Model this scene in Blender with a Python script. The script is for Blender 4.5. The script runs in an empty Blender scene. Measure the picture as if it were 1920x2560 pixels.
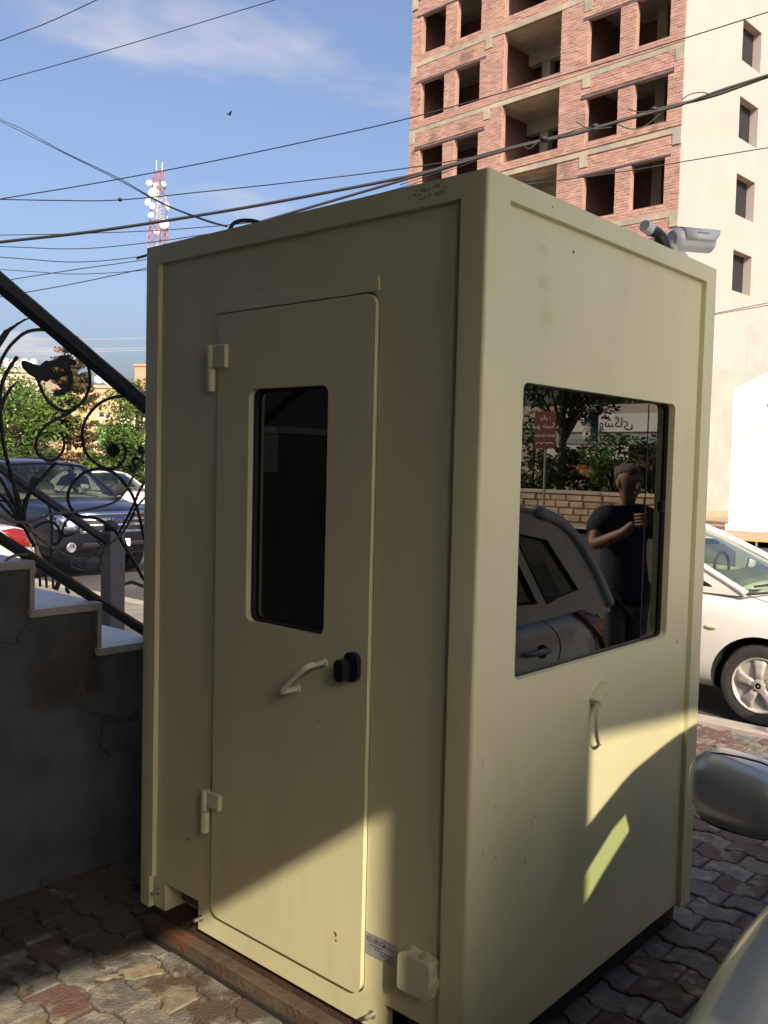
import bpy, bmesh, math, random
from mathutils import Vector, Matrix, noise
from mathutils.bvhtree import BVHTree
random.seed(11)
SC = bpy.context.scene
COL = SC.collection
R = math.radians

# ------------------------------------------------------------------ camera
FPX = 2288.9                                   # focal length for a frame 2560 units tall
CPOS = Vector((-1.8827, -1.3399, 1.7170))
_yaw, _pitch, _roll = 0.72183, -0.053606, 0.0239214
_f = Vector((math.cos(_yaw)*math.cos(_pitch), math.sin(_yaw)*math.cos(_pitch), math.sin(_pitch)))
_r = Vector((math.sin(_yaw), -math.cos(_yaw), 0)); _u = _r.cross(_f)
CR = math.cos(_roll)*_r + math.sin(_roll)*_u
CU = -math.sin(_roll)*_r + math.cos(_roll)*_u
CF = _f
cam = bpy.data.cameras.new('camera'); camo = bpy.data.objects.new('camera', cam); COL.objects.link(camo)
camo.matrix_world = Matrix(((CR.x, CU.x, -CF.x, CPOS.x), (CR.y, CU.y, -CF.y, CPOS.y), (CR.z, CU.z, -CF.z, CPOS.z), (0, 0, 0, 1)))
cam.sensor_fit = 'VERTICAL'; cam.sensor_height = 36.0; cam.lens = FPX/2560*36.0
cam.clip_start = 0.02; cam.clip_end = 3000
SC.camera = camo

# ------------------------------------------------------------------ sun, sky, exposure
SUN = Vector((-0.638, -1.217, 0.9486)).normalized()      # towards the sun
SUN_EL = math.asin(SUN.z)
sl = bpy.data.lights.new('sun', 'SUN'); sl.energy = 4.2; sl.angle = R(0.53); sl.color = (1.0, 0.83, 0.63)
so = bpy.data.objects.new('sun', sl); COL.objects.link(so)
so.rotation_euler = (-SUN).to_track_quat('-Z', 'Y').to_euler()
world = bpy.data.worlds.new('World'); SC.world = world; world.use_nodes = True
wt = world.node_tree; wn = wt.nodes; wl = wt.links
wn.clear()
w_out = wn.new('ShaderNodeOutputWorld'); w_bg = wn.new('ShaderNodeBackground'); w_bg.inputs['Strength'].default_value = 0.148
w_sky = wn.new('ShaderNodeTexSky'); w_sky.sky_type = 'NISHITA'; w_sky.sun_disc = False
w_sky.sun_elevation = SUN_EL; w_sky.sun_rotation = math.atan2(SUN.x, SUN.y)
w_sky.altitude = 400; w_sky.air_density = 1.0; w_sky.dust_density = 8.0; w_sky.ozone_density = 2.5
w_tc = wn.new('ShaderNodeTexCoord')
# thin broken cloud over the whole sky: the view direction laid on a flat cloud deck
w_sep = wn.new('ShaderNodeSeparateXYZ'); wl.new(w_tc.outputs['Generated'], w_sep.inputs[0])
w_mx = wn.new('ShaderNodeMath'); w_mx.operation = 'MAXIMUM'; w_mx.inputs[1].default_value = 0.03; wl.new(w_sep.outputs['Z'], w_mx.inputs[0])
w_add = wn.new('ShaderNodeMath'); w_add.operation = 'ADD'; w_add.inputs[1].default_value = 0.06; wl.new(w_mx.outputs[0], w_add.inputs[0])
w_cmb = wn.new('ShaderNodeCombineXYZ')
for k, ax in enumerate('XY'):
    d_ = wn.new('ShaderNodeMath'); d_.operation = 'DIVIDE'; wl.new(w_sep.outputs[ax], d_.inputs[0]); wl.new(w_add.outputs[0], d_.inputs[1]); wl.new(d_.outputs[0], w_cmb.inputs[k])
w_map = wn.new('ShaderNodeMapping'); w_map.inputs['Location'].default_value = (-19.167, -19.285, 0.732); wl.new(w_cmb.outputs[0], w_map.inputs[0])
w_no = wn.new('ShaderNodeTexNoise'); w_no.inputs['Scale'].default_value = 1.05; w_no.inputs['Detail'].default_value = 9; w_no.inputs['Roughness'].default_value = 0.52
w_no.inputs['Distortion'].default_value = 0.25
wl.new(w_map.outputs[0], w_no.inputs['Vector'])
w_rmp = wn.new('ShaderNodeMapRange'); w_rmp.inputs['From Min'].default_value = 0.54; w_rmp.inputs['From Max'].default_value = 0.70
w_rmp.inputs['To Max'].default_value = 0.75; w_rmp.interpolation_type = 'SMOOTHSTEP'; wl.new(w_no.outputs['Fac'], w_rmp.inputs[0])
w_mix = wn.new('ShaderNodeMix'); w_mix.data_type = 'RGBA'; wl.new(w_rmp.outputs[0], w_mix.inputs['Factor'])
w_tint = wn.new('ShaderNodeMix'); w_tint.data_type = 'RGBA'; w_tint.blend_type = 'MULTIPLY'; w_tint.inputs['Factor'].default_value = 1.0; w_tint.inputs['B'].default_value = (1.0, 0.955, 0.99, 1)   # dusty air
wl.new(w_sky.outputs[0], w_tint.inputs['A']); wl.new(w_tint.outputs['Result'], w_mix.inputs['A']); w_mix.inputs['B'].default_value = (3.4, 3.3, 3.6, 1)
wl.new(w_mix.outputs['Result'], w_bg.inputs['Color']); wl.new(w_bg.outputs[0], w_out.inputs[0])
SC.view_settings.view_transform = 'Standard'; SC.view_settings.look = 'None'
SC.view_settings.exposure = 0.6; SC.view_settings.gamma = 1.0; SC.view_settings.use_curve_mapping = False
SC.cycles.use_denoising = True; SC.cycles.max_bounces = 10; SC.cycles.transparent_max_bounces = 16
SC.cycles.sample_clamp_indirect = 8.0

# ------------------------------------------------------------------ helpers
def ray(x, y):
    d = CF + (x-960)/FPX*CR - (y-1280)/FPX*CU
    return d.normalized()
def on(x, y, axis, val):                        # a point of the plane axis = val
    d = ray(x, y); t = (val-CPOS[axis])/d[axis]; return CPOS + t*d
def at(x, y, dist):                             # a point at a given depth
    d = ray(x, y); return CPOS + d*(dist/d.dot(CF))
def lerp(a, b, t): return a + (b-a)*t
def interp(tab, x):
    if x <= tab[0][0]: return tab[0][1]
    for (x0, y0), (x1, y1) in zip(tab, tab[1:]):
        if x <= x1:
            t = (x-x0)/(x1-x0); t2 = t*t*(3-2*t); return lerp(y0, y1, lerp(t, t2, 0.35))
    return tab[-1][1]
def spline(pts, n=6):                           # Catmull-Rom through the points
    pts = [Vector(p) for p in pts]; out = []
    for i in range(len(pts)-1):
        p0 = pts[max(i-1, 0)]; p1 = pts[i]; p2 = pts[i+1]; p3 = pts[min(i+2, len(pts)-1)]
        for k in range(n):
            t = k/n
            out.append(0.5*((2*p1) + (p2-p0)*t + (2*p0-5*p1+4*p2-p3)*t*t + (3*p1-p0-3*p2+p3)*t**3))
    out.append(pts[-1]); return out
def rrect(u0, u1, v0, v1, r, n=5):
    out = []
    for cu, cv, a0 in ((u1-r, v0+r, -90), (u1-r, v1-r, 0), (u0+r, v1-r, 90), (u0+r, v0+r, 180)):
        for k in range(n+1):
            a = R(a0+90*k/n); out.append((cu+r*math.cos(a), cv+r*math.sin(a)))
    return out
def rect(u0, u1, v0, v1): return [(u0, v0), (u1, v0), (u1, v1), (u0, v1)]

class MB:
    def __init__(s): s.v = []; s.f = []
    def add(s, vs, fs):
        b = len(s.v); s.v += [tuple(q) for q in vs]; s.f += [tuple(i+b for i in q) for q in fs]; return s
    def box(s, x0, x1, y0, y1, z0, z1):
        return s.add([(x0,y0,z0),(x1,y0,z0),(x1,y1,z0),(x0,y1,z0),(x0,y0,z1),(x1,y0,z1),(x1,y1,z1),(x0,y1,z1)],
                     [(0,3,2,1),(4,5,6,7),(0,1,5,4),(1,2,6,5),(2,3,7,6),(3,0,4,7)])
    def obox(s, c, sz, m):
        c = Vector(c); m = m.to_3x3()
        vs = [c + m @ Vector((sx*sz[0]/2, sy*sz[1]/2, q*sz[2]/2)) for q in (-1,1) for sx,sy in ((-1,-1),(1,-1),(1,1),(-1,1))]
        return s.add(vs, [(0,3,2,1),(4,5,6,7),(0,1,5,4),(1,2,6,5),(2,3,7,6),(3,0,4,7)])
    def tube(s, pts, r, n=8, caps=True, closed=False, flat=None):
        pts = [Vector(p) for p in pts]; N = len(pts)
        rs = list(r) if isinstance(r, (list, tuple)) else [r]*N
        b = len(s.v); up = None
        for i, p in enumerate(pts):
            if closed: d = pts[(i+1) % N]-pts[i-1]
            else: d = pts[min(i+1, N-1)]-pts[max(i-1, 0)]
            if d.length < 1e-9: d = Vector((0,0,1))
            d.normalize()
            if up is None:
                up = Vector((0,0,1)) if abs(d.z) < 0.9 else Vector((1,0,0))
            a = d.cross(up)
            if a.length < 1e-6: a = d.cross(Vector((0.3,1,0.2)))
            a.normalize(); up = a.cross(d)
            for k in range(n):
                t = 2*math.pi*(k+0.5)/n
                fx = flat if flat else 1.0
                s.v.append(tuple(p + rs[i]*(math.cos(t)*a*fx + math.sin(t)*up)))
        M = N if closed else N-1
        for i in range(M):
            j = (i+1) % N
            for k in range(n):
                k2 = (k+1) % n
                s.f.append((b+i*n+k, b+i*n+k2, b+j*n+k2, b+j*n+k))
        if caps and not closed:
            s.f.append(tuple(b+k for k in range(n))[::-1]); s.f.append(tuple(b+(N-1)*n+k for k in range(n)))
        return s
    def bar(s, a, b, r, n=6): return s.tube([a, b], r, n)
    def lathe(s, prof, n=20, m=None):            # profile (radius, height) about local Z
        m = m or Matrix.Identity(4); b = len(s.v); P = len(prof)
        for k in range(n):
            t = 2*math.pi*k/n
            for (r_, h) in prof: s.v.append(tuple(m @ Vector((r_*math.cos(t), r_*math.sin(t), h))))
        for k in range(n):
            k2 = (k+1) % n
            for i in range(P-1):
                s.f.append((b+k*P+i, b+k2*P+i, b+k2*P+i+1, b+k*P+i+1))
        if prof[0][0] > 1e-6: s.f.append(tuple(b+k*P for k in range(n))[::-1])
        if prof[-1][0] > 1e-6: s.f.append(tuple(b+k*P+P-1 for k in range(n)))
        return s
    def plate(s, outer, holes, fn, t):           # flat piece with holes; fn(u, v, depth) -> point
        bm = bmesh.new(); loops = []
        for lp in [outer]+list(holes):
            vs = [bm.verts.new((u, v, 0)) for u, v in lp]; loops.append(vs)
            for i in range(len(vs)): bm.edges.new((vs[i], vs[(i+1) % len(vs)]))
        bm.verts.index_update()
        bmesh.ops.triangle_fill(bm, use_beauty=True, use_dissolve=False, edges=bm.edges[:], normal=(0,0,1))
        bm.verts.ensure_lookup_table(); bm.verts.index_update()
        n = len(bm.verts); co = [(v.co.x, v.co.y) for v in bm.verts]
        tri = [[v.index for v in f.verts] for f in bm.faces]
        b = len(s.v)
        s.v += [tuple(fn(u, v, 0)) for u, v in co]
        for q in tri: s.f.append(tuple(b+i for i in q))
        if t:
            s.v += [tuple(fn(u, v, t)) for u, v in co]
            for q in tri: s.f.append(tuple(b+n+i for i in reversed(q)))
            for vs in loops:
                ix = [v.index for v in vs]
                for i in range(len(ix)):
                    j = (i+1) % len(ix); s.f.append((b+ix[i], b+n+ix[i], b+n+ix[j], b+ix[j]))
        bm.free(); return s
    def blob(s, c, r, n=8, m=6, jit=0.0, sq=1.0):   # rounded lump; sq > 1 makes it boxy
        c = Vector(c); r = Vector(r) if not isinstance(r, (int, float)) else Vector((r, r, r)); b = len(s.v)
        def se(q): return math.copysign(abs(q)**(1/sq), q)
        for i in range(m+1):
            ph = math.pi*i/m
            for k in range(n):
                th = 2*math.pi*k/n; j = 1+random.uniform(-jit, jit)
                s.v.append((c.x+r.x*se(math.sin(ph))*se(math.cos(th))*j, c.y+r.y*se(math.sin(ph))*se(math.sin(th))*j, c.z+r.z*se(math.cos(ph))*j))
        for i in range(m):
            for k in range(n):
                k2 = (k+1) % n; s.f.append((b+i*n+k, b+(i+1)*n+k, b+(i+1)*n+k2, b+i*n+k2))
        return s
    def sheet(s, rows, flip=False):
        b = len(s.v); n = len(rows[0])
        for q in rows: s.v += [tuple(p) for p in q]
        for i in range(len(rows)-1):
            for k in range(n-1):
                f = (b+i*n+k, b+i*n+k+1, b+(i+1)*n+k+1, b+(i+1)*n+k)
                s.f.append(f[::-1] if flip else f)
        return s
    def xform(s, m): s.v = [tuple(m @ Vector(q)) for q in s.v]; return s
    def mesh(s, name, smooth=False, fix=True):
        me = bpy.data.meshes.new(name); me.from_pydata(s.v, [], s.f)
        if fix:
            bm = bmesh.new(); bm.from_mesh(me); bmesh.ops.remove_doubles(bm, verts=bm.verts[:], dist=1e-5)
            bmesh.ops.recalc_face_normals(bm, faces=bm.faces[:]); bm.to_mesh(me); bm.free()
        if smooth: me.shade_smooth()
        me.update(); return me
    def build(s, name, m, parent=None, smooth=False, bevel=0, auto=None, fix=True, solid=0, kind=None, label=None):
        me = s.mesh(name, smooth or (auto is not None), fix)
        me.materials.append(m)
        o = bpy.data.objects.new(name, me); COL.objects.link(o)
        if parent is not None:
            o.parent = parent
            if parent.get('_w'): o.matrix_parent_inverse = Matrix.Translation(-Vector(parent.location))
        if auto is not None: me.set_sharp_from_angle(angle=R(auto))
        if solid:
            q = o.modifiers.new('Solidify', 'SOLIDIFY'); q.thickness = solid; q.offset = 0
        if bevel:
            q = o.modifiers.new('Bevel', 'BEVEL'); q.width = bevel; q.segments = 2; q.limit_method = 'ANGLE'; q.angle_limit = R(40)
        if kind: o['kind'] = kind
        if label: o['label'] = label
        return o

def tag(o, label=None, cat=None, group=None, kind=None):
    if label: o['label'] = label
    if cat: o['category'] = cat
    if group: o['group'] = group
    if kind: o['kind'] = kind
    return o
def thing(name, label, cat, loc=(0,0,0), group=None, world_parts=True):
    o = bpy.data.objects.new(name, None); COL.objects.link(o); o.location = loc; o.empty_display_size = 0.2
    if world_parts: o['_w'] = 1
    return tag(o, label, cat, group)
def copy_tree(o, parent=None):
    c = o.copy(); COL.objects.link(c); c.parent = parent
    if parent is not None: c.matrix_parent_inverse = o.matrix_parent_inverse.copy()
    for ch in o.children: copy_tree(ch, c)
    return c
def text_mb(txt, size, fn, extrude=0.0, align='CENTER'):   # lettering as mesh; fn maps (u, v) -> point
    cu = bpy.data.curves.new('t', 'FONT'); cu.body = txt; cu.size = size; cu.align_x = align; cu.align_y = 'CENTER'; cu.resolution_u = 3
    ob = bpy.data.objects.new('t', cu); COL.objects.link(ob)
    dg = bpy.context.evaluated_depsgraph_get(); dg.update()
    me = bpy.data.meshes.new_from_object(ob.evaluated_get(dg)); mb = MB()
    mb.v = [tuple(fn(v.co.x, v.co.y)) for v in me.vertices]; mb.f = [tuple(p.vertices) for p in me.polygons]
    bpy.data.objects.remove(ob); bpy.data.curves.remove(cu); bpy.data.meshes.remove(me); return mb

# ------------------------------------------------------------------ materials
def mat(name, col, rough=0.6, metal=0.0, var=0.0, vs=6.0, bump=0.0, bs=60.0, spec=0.5, coat=0.0, col2=None, thr=(0.45, 0.6), s2=3.0, isl=0.0, det=6.0, trans=0.0):
    m = bpy.data.materials.new(name); m.use_nodes = True; nt = m.node_tree; N = nt.nodes; L = nt.links
    b = N['Principled BSDF']; b.inputs['Roughness'].default_value = rough; b.inputs['Metallic'].default_value = metal
    b.inputs['Specular IOR Level'].default_value = spec; b.inputs['Coat Weight'].default_value = coat; b.inputs['Coat Roughness'].default_value = 0.04
    if trans: b.inputs['Transmission Weight'].default_value = trans
    geo = N.new('ShaderNodeNewGeometry'); pos = geo.outputs['Position']
    cur = None
    def rgb(c):
        q = N.new('ShaderNodeRGB'); q.outputs[0].default_value = (*c, 1); return q.outputs[0]
    cur = rgb(col)
    if col2 is not None:
        n2 = N.new('ShaderNodeTexNoise'); n2.inputs['Scale'].default_value = s2; n2.inputs['Detail'].default_value = det; L.new(pos, n2.inputs['Vector'])
        r2 = N.new('ShaderNodeMapRange'); r2.inputs['From Min'].default_value = thr[0]; r2.inputs['From Max'].default_value = thr[1]; L.new(n2.outputs['Fac'], r2.inputs[0])
        mx = N.new('ShaderNodeMix'); mx.data_type = 'RGBA'; L.new(r2.outputs[0], mx.inputs['Factor']); L.new(cur, mx.inputs['A']); mx.inputs['B'].default_value = (*col2, 1); cur = mx.outputs['Result']
    if var or isl:
        fac = None
        if var:
            n1 = N.new('ShaderNodeTexNoise'); n1.inputs['Scale'].default_value = vs; n1.inputs['Detail'].default_value = 6; L.new(pos, n1.inputs['Vector'])
            r1 = N.new('ShaderNodeMapRange'); r1.inputs['From Min'].default_value = 0.25; r1.inputs['From Max'].default_value = 0.75; r1.inputs['To Min'].default_value = 1-var; r1.inputs['To Max'].default_value = 1+var
            L.new(n1.outputs['Fac'], r1.inputs[0]); fac = r1.outputs[0]
        if isl:
            oi = N.new('ShaderNodeObjectInfo'); ad = N.new('ShaderNodeMath'); ad.operation = 'ADD'
            L.new(geo.outputs['Random Per Island'], ad.inputs[0]); L.new(oi.outputs['Random'], ad.inputs[1])
            fr = N.new('ShaderNodeMath'); fr.operation = 'FRACT'; L.new(ad.outputs[0], fr.inputs[0])
            r3 = N.new('ShaderNodeMapRange'); r3.inputs['To Min'].default_value = 1-isl; r3.inputs['To Max'].default_value = 1+isl; L.new(fr.outputs[0], r3.inputs[0])
            if fac is None: fac = r3.outputs[0]
            else:
                mm = N.new('ShaderNodeMath'); mm.operation = 'MULTIPLY'; L.new(fac, mm.inputs[0]); L.new(r3.outputs[0], mm.inputs[1]); fac = mm.outputs[0]
        ml = N.new('ShaderNodeVectorMath'); ml.operation = 'SCALE'; L.new(cur, ml.inputs[0]); L.new(fac, ml.inputs['Scale']); cur = ml.outputs[0]
    L.new(cur, b.inputs['Base Color'])
    if bump:
        nb = N.new('ShaderNodeTexNoise'); nb.inputs['Scale'].default_value = bs; nb.inputs['Detail'].default_value = 5; L.new(pos, nb.inputs['Vector'])
        bp = N.new('ShaderNodeBump'); bp.inputs['Strength'].default_value = bump; bp.inputs['Distance'].default_value = 0.01; L.new(nb.outputs['Fac'], bp.inputs['Height']); L.new(bp.outputs[0], b.inputs['Normal'])
    return m
def glass(name, tint=(0.3, 0.33, 0.33), ior=1.9, rough=0.0):
    m = bpy.data.materials.new(name); m.use_nodes = True; N = m.node_tree.nodes; L = m.node_tree.links; N.clear()
    o = N.new('ShaderNodeOutputMaterial'); t = N.new('ShaderNodeBsdfTransparent'); t.inputs[0].default_value = (*tint, 1)
    g = N.new('ShaderNodeBsdfGlossy'); g.inputs['Roughness'].default_value = rough; g.inputs[0].default_value = (0.95, 0.97, 0.95, 1)
    lw = N.new('ShaderNodeLayerWeight'); pw = N.new('ShaderNodeMath'); pw.operation = 'POWER'; pw.inputs[1].default_value = 5.0; L.new(lw.outputs['Facing'], pw.inputs[0])
    f = N.new('ShaderNodeMapRange'); f0 = ((ior-1)/(ior+1))**2; f.inputs['To Min'].default_value = f0; L.new(pw.outputs[0], f.inputs[0]); x = N.new('ShaderNodeMixShader')   # Schlick, same from both sides
    L.new(f.outputs[0], x.inputs[0]); L.new(t.outputs[0], x.inputs[1]); L.new(g.outputs[0], x.inputs[2]); L.new(x.outputs[0], o.inputs[0]); return m

M = {}
def paint_mat(name, col):
    m = mat(name, col, 0.42, var=0.035, vs=2.5, coat=0.12); N = m.node_tree.nodes; L = m.node_tree.links; b = N['Principled BSDF']
    geo = N['Geometry'] if 'Geometry' in N else [q for q in N if q.type == 'NEW_GEOMETRY'][0]
    mp = N.new('ShaderNodeMapping'); mp.inputs['Scale'].default_value = (16, 16, 0.8); L.new(geo.outputs['Position'], mp.inputs[0])      # runs of dirt down the sheet
    n1 = N.new('ShaderNodeTexNoise'); n1.inputs['Scale'].default_value = 1.0; n1.inputs['Detail'].default_value = 5; L.new(mp.outputs[0], n1.inputs['Vector'])
    n2 = N.new('ShaderNodeTexNoise'); n2.inputs['Scale'].default_value = 1.6; n2.inputs['Detail'].default_value = 7; L.new(geo.outputs['Position'], n2.inputs['Vector'])
    mu = N.new('ShaderNodeMath'); mu.operation = 'MULTIPLY'; L.new(n1.outputs['Fac'], mu.inputs[0]); L.new(n2.outputs['Fac'], mu.inputs[1])
    mr = N.new('ShaderNodeMapRange'); mr.inputs['From Min'].default_value = 0.26; mr.inputs['From Max'].default_value = 0.46; mr.inputs['To Max'].default_value = 0.13; L.new(mu.outputs[0], mr.inputs[0])
    src = b.inputs['Base Color'].links[0].from_socket; mx = N.new('ShaderNodeMix'); mx.data_type = 'RGBA'; L.new(mr.outputs[0], mx.inputs['Factor']); L.new(src, mx.inputs['A']); mx.inputs['B'].default_value = (0.33, 0.29, 0.17, 1); L.new(mx.outputs['Result'], b.inputs['Base Color'])
    sp = N.new('ShaderNodeTexNoise'); sp.inputs['Scale'].default_value = 55; sp.inputs['Detail'].default_value = 2; L.new(geo.outputs['Position'], sp.inputs['Vector'])
    rr_ = N.new('ShaderNodeMapRange'); rr_.inputs['To Min'].default_value = 0.34; rr_.inputs['To Max'].default_value = 0.52; L.new(n2.outputs['Fac'], rr_.inputs[0]); L.new(rr_.outputs[0], b.inputs['Roughness'])
    wv = N.new('ShaderNodeTexNoise'); wv.inputs['Scale'].default_value = 2.2; wv.inputs['Detail'].default_value = 1; L.new(geo.outputs['Position'], wv.inputs['Vector'])
    ad = N.new('ShaderNodeMath'); ad.operation = 'MULTIPLY_ADD'; ad.inputs[1].default_value = 0.02; L.new(sp.outputs['Fac'], ad.inputs[0]); L.new(wv.outputs['Fac'], ad.inputs[2])
    bp = N.new('ShaderNodeBump'); bp.inputs['Strength'].default_value = 0.35; bp.inputs['Distance'].default_value = 0.03; L.new(ad.outputs[0], bp.inputs['Height']); L.new(bp.outputs[0], b.inputs['Normal'])
    return m
M['cream'] = paint_mat('cream_paint', (0.645, 0.635, 0.395))
M['cream2'] = mat('cream_fittings', (0.62, 0.61, 0.42), 0.45, var=0.05, vs=30)
M['black'] = mat('black_plastic', (0.012, 0.013, 0.016), 0.35)
M['rubber'] = mat('rubber', (0.02, 0.02, 0.02), 0.75, var=0.2, vs=40)
M['rust'] = mat('rusty_steel', (0.16, 0.07, 0.035), 0.8, var=0.35, vs=12, bump=0.5, bs=70, col2=(0.05, 0.035, 0.03), s2=9)
M['booth_glass'] = glass('booth_glass', (0.16, 0.18, 0.17), 2.15)
M['car_glass'] = glass('car_glass', (0.80, 0.90, 0.72), 1.5)
M['car_glass_dark'] = glass('car_glass_dark', (0.25, 0.28, 0.27), 1.6)
M['zinc'] = mat('zinc', (0.55, 0.54, 0.50), 0.35, 0.8)
M['sticker'] = mat('silver_sticker', (0.42, 0.43, 0.46), 0.35, 0.4, var=0.1, vs=40)
M['ink'] = mat('ink', (0.02, 0.02, 0.025), 0.6)
M['iron'] = mat('wrought_iron', (0.022, 0.023, 0.026), 0.5, 0.3, var=0.3, vs=30, bump=0.6, bs=90)
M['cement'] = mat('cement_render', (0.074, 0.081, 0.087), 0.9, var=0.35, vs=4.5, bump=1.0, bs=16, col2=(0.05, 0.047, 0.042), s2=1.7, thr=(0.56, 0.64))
M['marble'] = mat('tread_marble', (0.62, 0.61, 0.62), 0.45, var=0.12, vs=14)
M['marble_edge'] = mat('slab_edge', (0.30, 0.29, 0.26), 0.8, var=0.2, vs=14, bump=0.3)
M['white_paint'] = mat('white_car_paint', (0.62, 0.61, 0.58), 0.25, coat=0.6, var=0.02)
M['silver_paint'] = mat('silver_car_paint', (0.50, 0.54, 0.54), 0.30, 0.5, coat=0.5, var=0.06, vs=18)
M['navy_paint'] = mat('navy_car_paint', (0.006, 0.007, 0.016), 0.28, 0.0, coat=0.4)
M['chrome'] = mat('chrome', (0.75, 0.76, 0.78), 0.12, 1.0)
M['tyre'] = mat('tyre', (0.035, 0.033, 0.031), 0.85, var=0.25, vs=20, bump=0.4, bs=60)
M['cap'] = mat('wheel_cover', (0.50, 0.48, 0.44), 0.4, 0.35, var=0.12, vs=9)
M['dark'] = mat('dark_trim', (0.012, 0.012, 0.013), 0.7)
M['inter'] = mat('car_interior', (0.10, 0.10, 0.10), 0.8, var=0.1)
M['lamp'] = glass('lamp_lens', (0.85, 0.87, 0.9), 1.5)
M['reflector'] = mat('lamp_reflector', (0.72, 0.75, 0.80), 0.15, 0.9)
M['red'] = mat('tail_lens', (0.24, 0.012, 0.012), 0.15, coat=0.8)
M['amber'] = mat('amber_lens', (0.7, 0.25, 0.03), 0.2)
M['white'] = mat('white_board', (0.78, 0.78, 0.76), 0.5, var=0.04)
# ================================================================== the setting
M['ground'] = mat('dry_ground', (0.24, 0.20, 0.15), 0.95, var=0.25, vs=0.3, bump=0.4, bs=8)
M['asphalt'] = mat('asphalt', (0.060, 0.058, 0.056), 0.9, var=0.2, vs=3, bump=0.7, bs=120, col2=(0.085, 0.08, 0.075), s2=0.6)
M['sand'] = mat('paver_bed', (0.085, 0.070, 0.052), 0.95, var=0.3, vs=20, bump=0.5, bs=120)
M['kerb_stone'] = mat('kerb_concrete', (0.34, 0.31, 0.26), 0.9, var=0.2, vs=6, bump=0.4, bs=60)
M['kerb_yellow'] = mat('kerb_yellow', (0.62, 0.36, 0.06), 0.75, var=0.15, vs=8, col2=(0.38, 0.30, 0.18), s2=5, thr=(0.58, 0.68), bump=0.3)
M['kerb_white'] = mat('kerb_white', (0.66, 0.63, 0.55), 0.8, var=0.1, vs=8, bump=0.3)
M['walk'] = mat('far_paving', (0.42, 0.27, 0.18), 0.9, var=0.25, vs=2.5, col2=(0.44, 0.34, 0.20), s2=0.5, bump=0.3)
ROAD_Z = -0.16
tag(MB().sheet([[(-900, y, -0.20) for y in (-900, 900)], [(1500, y, -0.20) for y in (-900, 900)]]).build('ground', M['ground']), kind='structure')
tag(MB().sheet([[(4.44, y, ROAD_Z) for y in (-160, 240)], [(21.3, y, ROAD_Z) for y in (-160, 240)]]).build('road', M['asphalt']), kind='structure')
M['pave_far'] = mat('grey_paving', (0.20, 0.19, 0.155), 0.92, var=0.2, vs=4, bump=0.3, bs=50, col2=(0.25, 0.21, 0.17), s2=2.0)
pave = tag(MB().box(-7.0, 4.26, -30, 60, -0.19, -0.014).build('pavement', M['pave_far']), kind='structure')
MB().box(-2.62, 4.12, -1.92, 4.32, -0.0138, -0.010).build('paver_bed', M['sand'], pave)
kerb = tag(MB().box(4.26, 4.44, -30, 60, -0.19, -0.004).build('kerb_near_side', M['kerb_stone'], bevel=0.02), kind='structure')
fk = tag(MB().box(21.3, 21.32, -60, 120, -0.19, -0.02).build('kerb_far_side', M['kerb_stone']), kind='structure')
for i in range(150):                                  # painted kerb blocks, four of a colour in turn
    y = -50 + i*0.9
    MB().box(21.3, 21.55, y+0.006, y+0.894, -0.19, 0.0+random.uniform(-0.006, 0.006)).build('kerb_block', M['kerb_yellow'] if (i//4) % 2 == 1 else M['kerb_white'], fk, bevel=0.02)
tag(MB().box(21.55, 60, -60, 120, -0.19, -0.02).build('far_sidewalk', M['walk']), kind='structure')
MB().box(4.60, 4.62, -30, 60, ROAD_Z+0.001, ROAD_Z+0.004)

M['bounce_pale'] = mat('pale_bounce', (0.46, 0.45, 0.41), 0.9, var=0.12, vs=2, bump=0.2, bs=40)
tag(MB().box(-1.6, 4.2, -29.9, -4.4, -0.0135, -0.004).build('added_bounce_slab', M['bounce_pale']), kind='structure')  # pale slab added out of view to bounce light onto the window side
# interlocking pavers: courses run along y, both long sides stepped
PW, PL = 0.1365, 0.195
PX0, PY0 = 2.233-16*PW, 0.168-10*PL
def wave(y):
    t = ((y-PY0)/PL) % 1.0
    a = 0.013
    tab = [(0, -a), (0.22, -a), (0.36, a), (0.72, a), (0.86, -a), (1, -a)]
    for (x0, y0), (x1, y1) in zip(tab, tab[1:]):
        if t <= x1+1e-9: return lerp(y0, y1, (t-x0)/(x1-x0))
    return -a
def paver_mb(i, k, g=0.005):
    y0 = PY0 + (k + 0.5*(i % 2))*PL; y1 = y0+PL; x0 = PX0+i*PW; x1 = x0+PW
    ys = sorted(set([y0+g, y1-g] + [q for q in [PY0+(n+f)*PL for n in range(k-1, k+3) for f in (0.22, 0.36, 0.72, 0.86)] if y0+g < q < y1-g]))
    ring = [(x1+wave(y)-g, y) for y in ys] + [(x0+wave(y)+g, y) for y in reversed(ys)]
    return ring, ((x0+x1)/2, (y0+y1)/2)
def paver_mesh(ring, c, top, tx, ty):
    mb = MB(); n = len(ring); e = 0.005
    def h(x, y): return top + tx*(x-c[0]) + ty*(y-c[1])
    inn = []
    for x, y in ring:
        d = Vector((c[0]-x, c[1]-y)); d.normalize(); inn.append((x+d.x*e, y+d.y*e))
    vs = [(x, y, -0.03) for x, y in ring] + [(x, y, h(x, y)-e*0.8) for x, y in ring] + [(x, y, h(x, y)) for x, y in inn]
    fs = [(i, (i+1) % n, n+(i+1) % n, n+i) for i in range(n)] + [(n+i, n+(i+1) % n, 2*n+(i+1) % n, 2*n+i) for i in range(n)] + [tuple(2*n+i for i in range(n))]
    return mb.add(vs, fs)
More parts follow.
